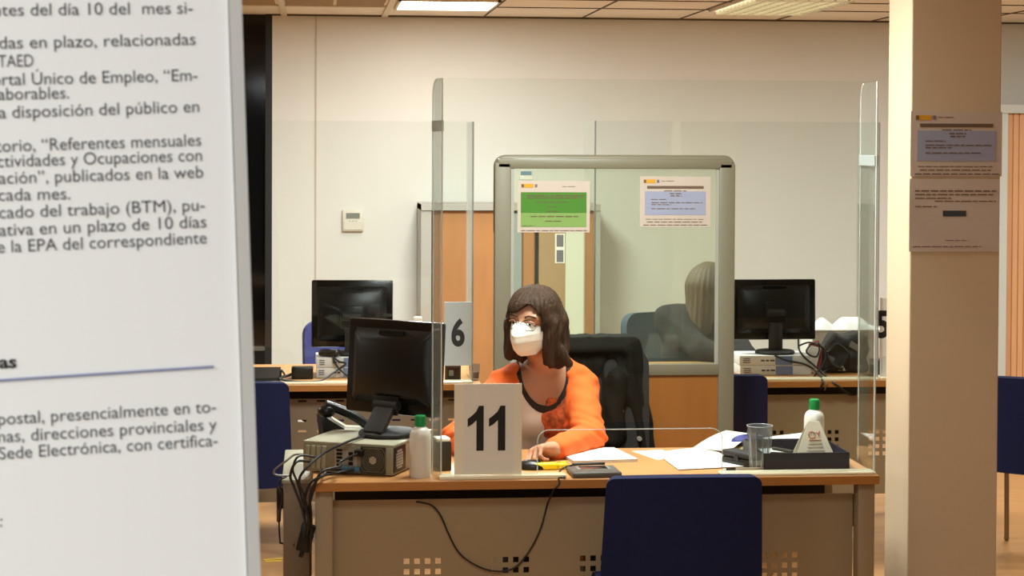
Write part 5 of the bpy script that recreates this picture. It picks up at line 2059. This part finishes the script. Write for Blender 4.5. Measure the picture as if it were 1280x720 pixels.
ya = Y2 + 0.26
r0_, r1_ = PY(395, 470, ya), PY(463, 470, ya)
zl = ZT
rw = r1_.x - r0_.x
xm = (r0_.x + r1_.x) / 2
top6 = PY(420, 446.5, ya).z - ZT
ream('lower paper ream under the left monitor of the second row', (xm, ya + 0.105, ZT), 0, rw, 0.21, top6 / 2)
ream('upper paper ream under the left monitor of the second row', (xm, ya + 0.105, ZT + top6 / 2), 0.02, rw, 0.21, top6 / 2)
mo = PY(440, 395, ya + 0.10)
mzz = ZT + top6
mw = PY(491, 390, ya + 0.1).x - PY(389, 390, ya + 0.1).x
zc6 = PY(440, 351, ya + 0.1).z - mzz
monitor('glossy black monitor on paper reams, second row, left of the low cabinet', (mo.x, ya + 0.10, mzz + 0.001), math.radians(-3), mw, 0.300, -3, zc6 - 0.15, 0.085, 'round')
q = PY(378, 470, ya)
t = thing('power_adapter', 'black adapter box on the second row desk beside the reams', 'adapter', (q.x, ya - 0.02, ZT))
B().box((0, 0, 0.026), (0.095, 0.07, 0.052), bevel=0.006).build('casing', 'black', t, True)
B().tube([(-0.045, 0, 0.02), (-0.07, -0.01, 0.012), (-0.12, -0.02, 0.006)], 0.006, 8, 4).build('lead', 'rubber', t, True)
q = PY(415, 443, ya - 0.0)
t = thing('computer_mouse', 'dark computer mouse lying on top of the paper reams', 'mouse', (xm - 0.06, ya + 0.02, ZT + top6 + 0.001), math.radians(70))
B().box((0, 0, 0.016), (0.055, 0.095, 0.030), bevel=0.014, seg=4).build('shell', 'metal_dark', t, True)
B().box((0, -0.02, 0.031), (0.010, 0.03, 0.004), bevel=0.0015).build('wheel', 'silver', t, True)
q = PY(333, 470, Y2 + 0.14)
t = thing('telephone', 'black telephone at the left end of the second row desk', 'telephone', (q.x - 0.03, Y2 + 0.16, ZT))
B().prism([(-0.09, -0.08, 0), (-0.09, 0.09, 0), (-0.09, 0.09, 0.05), (-0.09, -0.08, 0.022)], (0.18, 0, 0)).build('body', 'black', t)
B().tube([(-0.05, -0.09, 0.052), (-0.05, 0.0, 0.066), (-0.05, 0.09, 0.068)], 0.014, 10, 5).build('handset', 'black', t, True)
cable('cable', 'black cable curling on the second row desk left of the adapter box', [Vector((q.x + 0.06, Y2 + 0.14, ZT + 0.02)), PY(352, 463, Y2 + 0.1), PY(356, 470, Y2 + 0.08), PY(350, 474, Y2 + 0.06), PY(372, 477, Y2 + 0.05), PY(400, 476, Y2 + 0.06), PY(418, 465, ya - 0.05), PY(432, 455, ya - 0.03), PY(424, 452, ya - 0.02), PY(417, 446, ya - 0.01), PY(419, 440, ya + 0.02)], 0.0045)
cable('cable', 'black cable hanging in front of the left reams', [PY(417, 440, ya + 0.0), PY(417, 449, ya - 0.015), PY(422, 459, ya - 0.02), PY(431, 467, ya - 0.03), PY(440, 474, ya - 0.04)], 0.0045)
q = PY(522, 399, Y2 + 0.55)
qb = bottle('white bottle with a white cap peeping over the large black monitor', (q.x, Y2 + 0.55, ZT), 0.04, PY(522, 396, Y2 + 0.55).z - ZT, cap='white')
# picture frame like black box under the 6 sign
q = PY(566, 470, yb2 + 0.09)
t = thing('desk_clock', 'small dark framed box under the 6 sign', 'box', (q.x, yb2 + 0.09, ZT))
w_, h_ = PY(575.5, 470, yb2 + 0.09).x - PY(556, 470, yb2 + 0.09).x, PY(566, 456, yb2 + 0.09).z - ZT
B().box((0, 0, h_ / 2), (w_, 0.03, h_), bevel=0.003).build('frame', 'pc_dark', t, True)
B().box((0, -0.016, h_ / 2), (w_ * 0.72, 0.003, h_ * 0.7)).build('face', 'black', t)
B().box((-w_ * 0.12, -0.018, h_ / 2), (w_ * 0.3, 0.003, h_ * 0.36), bevel=0.001).build('dial', 'lcd', t)
q = PY(593, 462, yb2 + 0.1)
t = thing('cup', 'small clear cup right of the 6 sign', 'cup', (q.x, yb2 + 0.1, ZT))
B().lathe([(0.020, 0), (0.026, 0.07), (0.0245, 0.07), (0.018, 0.006), (0.001, 0.005)], seg=20).build('cup_body', 'water_glass', t, True)
B().lathe([(0.0182, 0.008), (0.021, 0.035)], seg=20).build('drink', mat('reddish_drink', '7a4a3c', 0.3), t, True)

# ------------------------------------------------------------------ second row: right desk
ya = Y2 + 0.22
r0_, r1_ = PY(925, 470, ya), PY(1014, 470, ya)
rw = r1_.x - r0_.x
xm = (r0_.x + r1_.x) / 2
top5 = PY(970, 444.5, ya).z - ZT
ream('lower paper ream under the right monitor of the second row', (xm, ya + 0.105, ZT), 0, rw, 0.21, top5 / 2)
ream('upper paper ream under the right monitor of the second row', (xm, ya + 0.105, ZT + top5 / 2), -0.02, rw, 0.21, top5 / 2)
mo = PY(969, 390, ya + 0.10)
mw = PY(1022, 390, ya + 0.1).x - PY(915.5, 390, ya + 0.1).x
mzz = ZT + top5
zc5 = PY(969, 350, ya + 0.1).z - mzz
mh = PY(969, 350, ya + 0.1).z - PY(969, 425.5, ya + 0.1).z
monitor('black monitor on paper reams beside the partition, second row right', (mo.x, ya + 0.10, mzz + 0.001), math.radians(2), mw, mh, -2, zc5 - mh / 2, 0.09, 'round')
# black bag
yb_ = ya + 0.06
bx0, bx1 = PY(1026, 470, yb_), PY(1088, 470, yb_)
bz = PY(1060, 418, yb_).z - ZT
t = thing('bag', 'black bag with grey patches on the right second row desk', 'bag', ((bx0.x + bx1.x) / 2, yb_, ZT))
bw = bx1.x - bx0.x


def fbag(p):
    x, y, z = p[:, 0], p[:, 1], p[:, 2]
    hw = bw / 2 - 0.03 * np.clip(z / bz, 0, 1)
    q = np.stack([np.abs(x - 0.02 * z / bz) - hw + 0.03, np.abs(y - 0.08) - 0.085 + 0.03, np.maximum(z - bz + 0.0 - 0.0 * x, 0.0 - z) + 0.03], 1)
    d = np.linalg.norm(np.maximum(q, 0), axis=1) + np.minimum(q.max(1), 0) - 0.03
    d = np.maximum(d, (-(x + bw * 0.28) * 0.75 + (z - bz * 0.86)) * 0.8)
    return d + 0.005 * np.sin(x * 52 + z * 40) + 0.004 * np.sin(z * 80 - x * 33)


sdf_mesh('body', fbag, (-bw / 2 - 0.04, -0.04, -0.02), (bw / 2 + 0.05, 0.2, bz + 0.04), 0.006, 'black_matt', t, 1)
for vx in t.children[0].data.vertices:
    vx.co.z = max(vx.co.z, 0.0)
pat = mat('grey_patch', '6d665c', 0.5)
for px, py, s_ in ((1068, 433, 0.03), (1038, 448, 0.022), (1076, 460, 0.02)):
    qq = PY(px, py, yb_ - 0.004)
    B().box((qq.x - t.location.x, -0.004, qq.z - ZT), (s_ * 1.8, 0.012, s_), bevel=0.005, rot=Matrix.Rotation(0.5, 3, 'Y')).build('patch', pat, t, True)
qq = PY(1052, 466, yb_ - 0.006)
B().prism([(qq.x - t.location.x - 0.018, -0.006, 0.012), (qq.x - t.location.x + 0.018, -0.006, 0.012), (qq.x - t.location.x + 0.002, -0.004, 0.04)], (0, -0.006, 0)).build('white_tag', 'silver', t)
B().tube([(-bw * 0.3, 0.0, bz * 0.7), (-bw * 0.42, -0.03, bz * 0.5), (-bw * 0.30, -0.035, bz * 0.25), (-bw * 0.1, -0.03, bz * 0.12)], 0.008, 8, 6).build('strap', 'rubber', t, True)
# box behind the bag and heaps of paper
q = PY(1076, 470, ya + 0.30)
hb5 = PY(1050, 412, ya + 0.36).z - ZT
t = thing('cardboard_box', 'white box with loose papers on top behind the black bag', 'box', (PY(1056, 430, ya + 0.36).x, ya + 0.42, ZT))
B().box((0, 0, hb5 / 2), (0.34, 0.22, hb5), bevel=0.004).build('carton', 'white', t, True)
B().box((0, -0.01, hb5 + 0.003), (0.348, 0.235, 0.006), bevel=0.002).build('lid', 'paper', t)


def crumple(name, label, px0, px1, ptop, pbot, y, seed):
    a, c = PY(px0, pbot, y), PY(px1, ptop, y)
    zb_ = ZT + hb5 + 0.0065
    w, h = c.x - a.x, max(0.02, c.z - zb_)
    r = random.Random(seed)
    ph = [r.uniform(0, 6) for _ in range(6)]
    t = thing(name, label, 'paper', ((a.x + c.x) / 2, y, zb_))

    def fn(u, v):
        e = math.sin(math.pi * min(1, max(0, u))) ** 0.7 * math.sin(math.pi * min(1, max(0, v))) ** 0.7
        z = h * e * (0.72 + 0.18 * math.sin(7 * u + ph[0]) + 0.12 * math.sin(9 * v + ph[1] + 5 * u))
        return ((u - 0.5) * w, (v - 0.5) * 0.17, z + 0.001)
    B().grid(fn, 16, 12, 0.0015).build('sheet', 'paper', t, True, angle=25)
    return t


crumple('paper_sheet', 'crumpled white sheet rising above the bag near the column', 1044, 1084, 389, 414, ya + 0.40, 1)
crumple('paper_sheet', 'curled white sheet just right of the right second row monitor', 1016, 1042, 396, 414, ya + 0.40, 6)
q = PY(1016, 455, ya + 0.0)
t = thing('folder', 'red and white folded leaflets between reams and black bag', 'leaflet', (q.x + 0.02, ya + 0.10, ZT))
B().box((0.0, 0, 0.06), (0.06, 0.012, 0.12), bevel=0.002, rot=Matrix.Rotation(0.25, 3, 'Y')).build('white_leaflet', 'paper', t)
B().box((0.035, 0.015, 0.075), (0.05, 0.012, 0.13), bevel=0.002, rot=Matrix.Rotation(-0.35, 3, 'Y')).build('red_leaflet', 'red', t)
cable('cable', 'black cable drooping from the right monitor stand to the desk edge', [PY(998, 425, ya + 0.1), PY(999, 437, ya - 0.0), PY(1006, 447, ya - 0.02), PY(1018, 457, ya - 0.03), PY(1030, 468, ya - 0.06), PY(1041, 478, Y2 - 0.006), PY(1050, 484, Y2 - 0.006), PY(1062, 493, Y2 + 0.04), PY(1071, 492, Y2 + 0.05), PY(1074, 484, Y2 + 0.03)], 0.0045)
cable('cable', 'black cable lying across the front of the right reams', [PY(968, 444, ya - 0.006), PY(985, 451, ya - 0.012), PY(1005, 455, ya - 0.02), PY(1020, 464, ya - 0.05), PY(1028, 476, Y2 - 0.006), PY(1025, 486, Y2 - 0.004)], 0.0045)
cable('cable', 'thin olive cable beside the black bag falling over the desk edge', [PY(1017, 462, ya - 0.05), PY(1027, 470, ya - 0.08), PY(1033, 478, Y2 - 0.006), PY(1031, 488, Y2 - 0.004)], 0.0032, mat('olive_cable', '6a5d2c', 0.5))
# dark drawer unit added under the right desk so its holes look dark
dx = PY(1010, 540, Y2 + 0.3).x
t = thing('added_drawer_unit', 'dark drawer unit added under the right second row desk to darken its perforations', 'drawer unit', (dx, Y2 + 0.22, 0))
B().box((0, 0.27, 0.32), (0.42, 0.52, 0.55), bevel=0.005).build('body', 'black_matt', t, True)
for k in range(3):
    dr = B().box((0, 0.545, 0.15 + 0.17 * k), (0.40, 0.02, 0.16), bevel=0.003).build('drawer', 'pc_dark', t, True)
    B().box((0, 0.562, 0.19 + 0.17 * k), (0.12, 0.016, 0.012), bevel=0.003).build('handle', 'silver', dr, True)
for sx in (-0.17, 0.17):
    for sy in (0.06, 0.46):
        B().cyl((sx - 0.012, sy, 0.024), (sx + 0.012, sy, 0.024), 0.024, seg=12).build('castor', 'black', t, True)
cable('cable', 'black cable looping down the front of the black bag', [PY(1022, 428, ya - 0.02), PY(1034, 440, ya + 0.02), PY(1046, 430, ya + 0.03), PY(1060, 442, ya + 0.03), PY(1050, 458, ya + 0.03), PY(1034, 462, ya + 0.02), PY(1024, 470, ya - 0.06)], 0.0042)
cable('cable', 'black cable coiled between the right monitor stand and the bag', [PY(999, 432, ya + 0.03), PY(1012, 428, ya + 0.0), PY(1024, 434, ya - 0.01), PY(1020, 446, ya - 0.02), PY(1008, 440, ya - 0.01), PY(1016, 430, ya), PY(1030, 436, ya - 0.01), PY(1030, 452, ya - 0.02), PY(1018, 470, ya - 0.06)], 0.0042)
# black box right of the screen edge
q = PY(1104, 472, Y2 + 0.15)
t = thing('speaker', 'small black speaker under the 5 sign beside the column', 'speaker', (q.x + 0.01, Y2 + 0.2, ZT))
hs = PY(1100, 449, Y2 + 0.2).z - ZT
B().box((0, 0, hs / 2), (0.09, 0.10, hs), bevel=0.006).build('cabinet', 'black', t, True)
B().cyl((0, -0.05, hs / 2), (0, -0.054, hs / 2), 0.03, seg=20).build('cone', 'black_matt', t, True)


# ------------------------------------------------------------------ the large poster close to the camera
cr_, cu_, cf_ = R3 @ Vector((1, 0, 0)), Vector((0, 0, 1)), R3 @ Vector((0, 0, -1))
cf_.z = 0
cf_.normalize()
cr_ = cf_.cross(cu_).normalized()
aa = math.radians(10.5)
Rv = (cr_ * math.cos(aa) + cf_ * math.sin(aa)).normalized()
rr = 0.034
Rp = Rv * math.cos(rr) + cu_ * math.sin(rr)
Up = -Rv * math.sin(rr) + cu_ * math.cos(rr)
Np = Rp.cross(Up).normalized()               # towards the far side
if Np.dot(cf_) < 0:
    Np = -Np
DP = 0.80
d0 = ray(300, 300)
p0 = O + d0 * (DP / -(R3.inverted() @ d0).z)


def onp(x, y, o=0.0):
    return on_plane(x, y, p0, Np) - Np * o


ed = onp(287, 0)
ed2 = onp(316, 720)
paper_w = 0.297 * 1.0
topz = 1.98
# local frame of the poster: Rp right, Up up, origin at its right edge on row 360
e360 = onp(301, 360)


def PL(x, z, y=0.0):
    return e360 + Rp * x + Up * z + Np * y


def quad_prism(b, x0, x1, z0, z1, y0, y1):
    b.prism([PL(x0, z0, y0), PL(x1, z0, y0), PL(x1, z1, y0), PL(x0, z1, y0)], Np * (y1 - y0))
    return b


bw_ = 0.30
zt_, zb_ = topz - e360.z, 0.012 - e360.z
st = thing('poster_stand', 'freestanding clear-edged display panel close on the left', 'display stand', (PL(-bw_ / 2, 0).x, PL(-bw_ / 2, 0).y, 0))
sw_ = 0.006
quad_prism(B(), -bw_, -0.001, zb_, zt_, 0.0015, 0.005).build('back_board', 'white', st, local=False)
quad_prism(B(), -0.001, 0.0042, zb_, zt_, -0.002, 0.006).build('edge_strip', 'sleeve', st, local=False)
quad_prism(B(), -bw_ - 0.005, -bw_, zb_, zt_, -0.002, 0.006).build('edge_strip', 'sleeve', st, local=False)
B().box((st.location.x + 0.01, st.location.y, 0.006), (0.42, 0.30, 0.012), rz=math.atan2(Rv.y, Rv.x), bevel=0.004).build('base_plate', 'cab_grey', st, local=False)
pz0 = -0.62
po = thing('poster', 'large white printed sheet close to the camera at the left edge', 'poster', PL(-bw_ / 2, zt_ - 0.45))
quad_prism(B(), -bw_ + 0.004, -0.0015, pz0, zt_ - 0.012, -0.0003, 0.0012).build('sheet', 'poster', po, local=False)
rows = [("ntes del día 10 del  mes si-", -8, 241, 20, 17, 0), ("das en plazo, relacionadas", -1, 244.5, 61, 56, 0), ("TAED", -2, 42, 84, 83, 0),
        ("ortal Único de Empleo, “Em-", -10, 247, 107, 101, 0), ("aborables.", -2, 86.5, 125, 123, 0), ("a disposición del público en", -1, 249, 148, 140, 0),
        ("torio, “Referentes mensuales", -5, 251.5, 190, 182, 0), ("ctividades y Ocupaciones con", -3, 252.5, 209, 201, 0), ("ación”, publicados en la web", -1, 254, 230, 222, 0),
        ("cada mes.", -2, 88, 251, 249, 0), ("cado del trabajo (BTM), pu-", -1, 256, 273, 263, 0), ("ativa en un plazo de 10 días", -1, 258, 295, 284, 0),
        ("e la EPA del correspondiente", -3, 258.5, 316, 304, 0), ("as", -1, 21, 460, 459, 1),
        ("postal, presencialmente en to-", -2, 270, 531, 515, 0), ("nas, direcciones provinciales y", -2, 271, 553, 537, 0), ("Sede Electrónica, con certifica-", -1, 272, 574, 557, 0), (":", 0, 4, 658, 658, 0)]
ml, mlb = [], []
for s, x0, x1, y0_, y1_, bold in rows:
    me, lo_, hi_ = text_mesh(s, 0.03 if bold else 0.0)
    A_, E_ = onp(x0, y0_, 0.0006), onp(x1, y1_, 0.0006)
    dx = (E_ - A_)
    sx = dx.length / (hi_[0] - lo_[0])
    ex = dx.normalized()
    ey = (Up - ex * Up.dot(ex)).normalized()
    # height: capital height about 15.5 px on the sheet
    hpx = (onp(x0, y0_) - onp(x0, y0_ - 15.5)).length / 0.70
    if s == ':':
        sx = hpx
    mt = Matrix.Identity(4)
    for i in range(3):
        mt[i][0], mt[i][1], mt[i][2] = ex[i] * sx, ey[i] * hpx, -Np[i]
        mt[i][3] = A_[i] - ex[i] * sx * lo_[0]
    me.transform(mt)
    (mlb if bold else ml).append(me)
merge_meshes('text', ml, 'ink_grey', po, local=False)
merge_meshes('heading', mlb, 'ink', po, local=False)
A_, E_ = onp(-6, 475.5, 0.0006), onp(267, 458, 0.0006)
up_ = (onp(0, 470) - onp(0, 473)).length / 2 * Up
B().prism([A_ - up_, E_ - up_, E_ + up_, A_ + up_], -Np * 0.0003).build('rule', 'rule_blue', po, local=False)
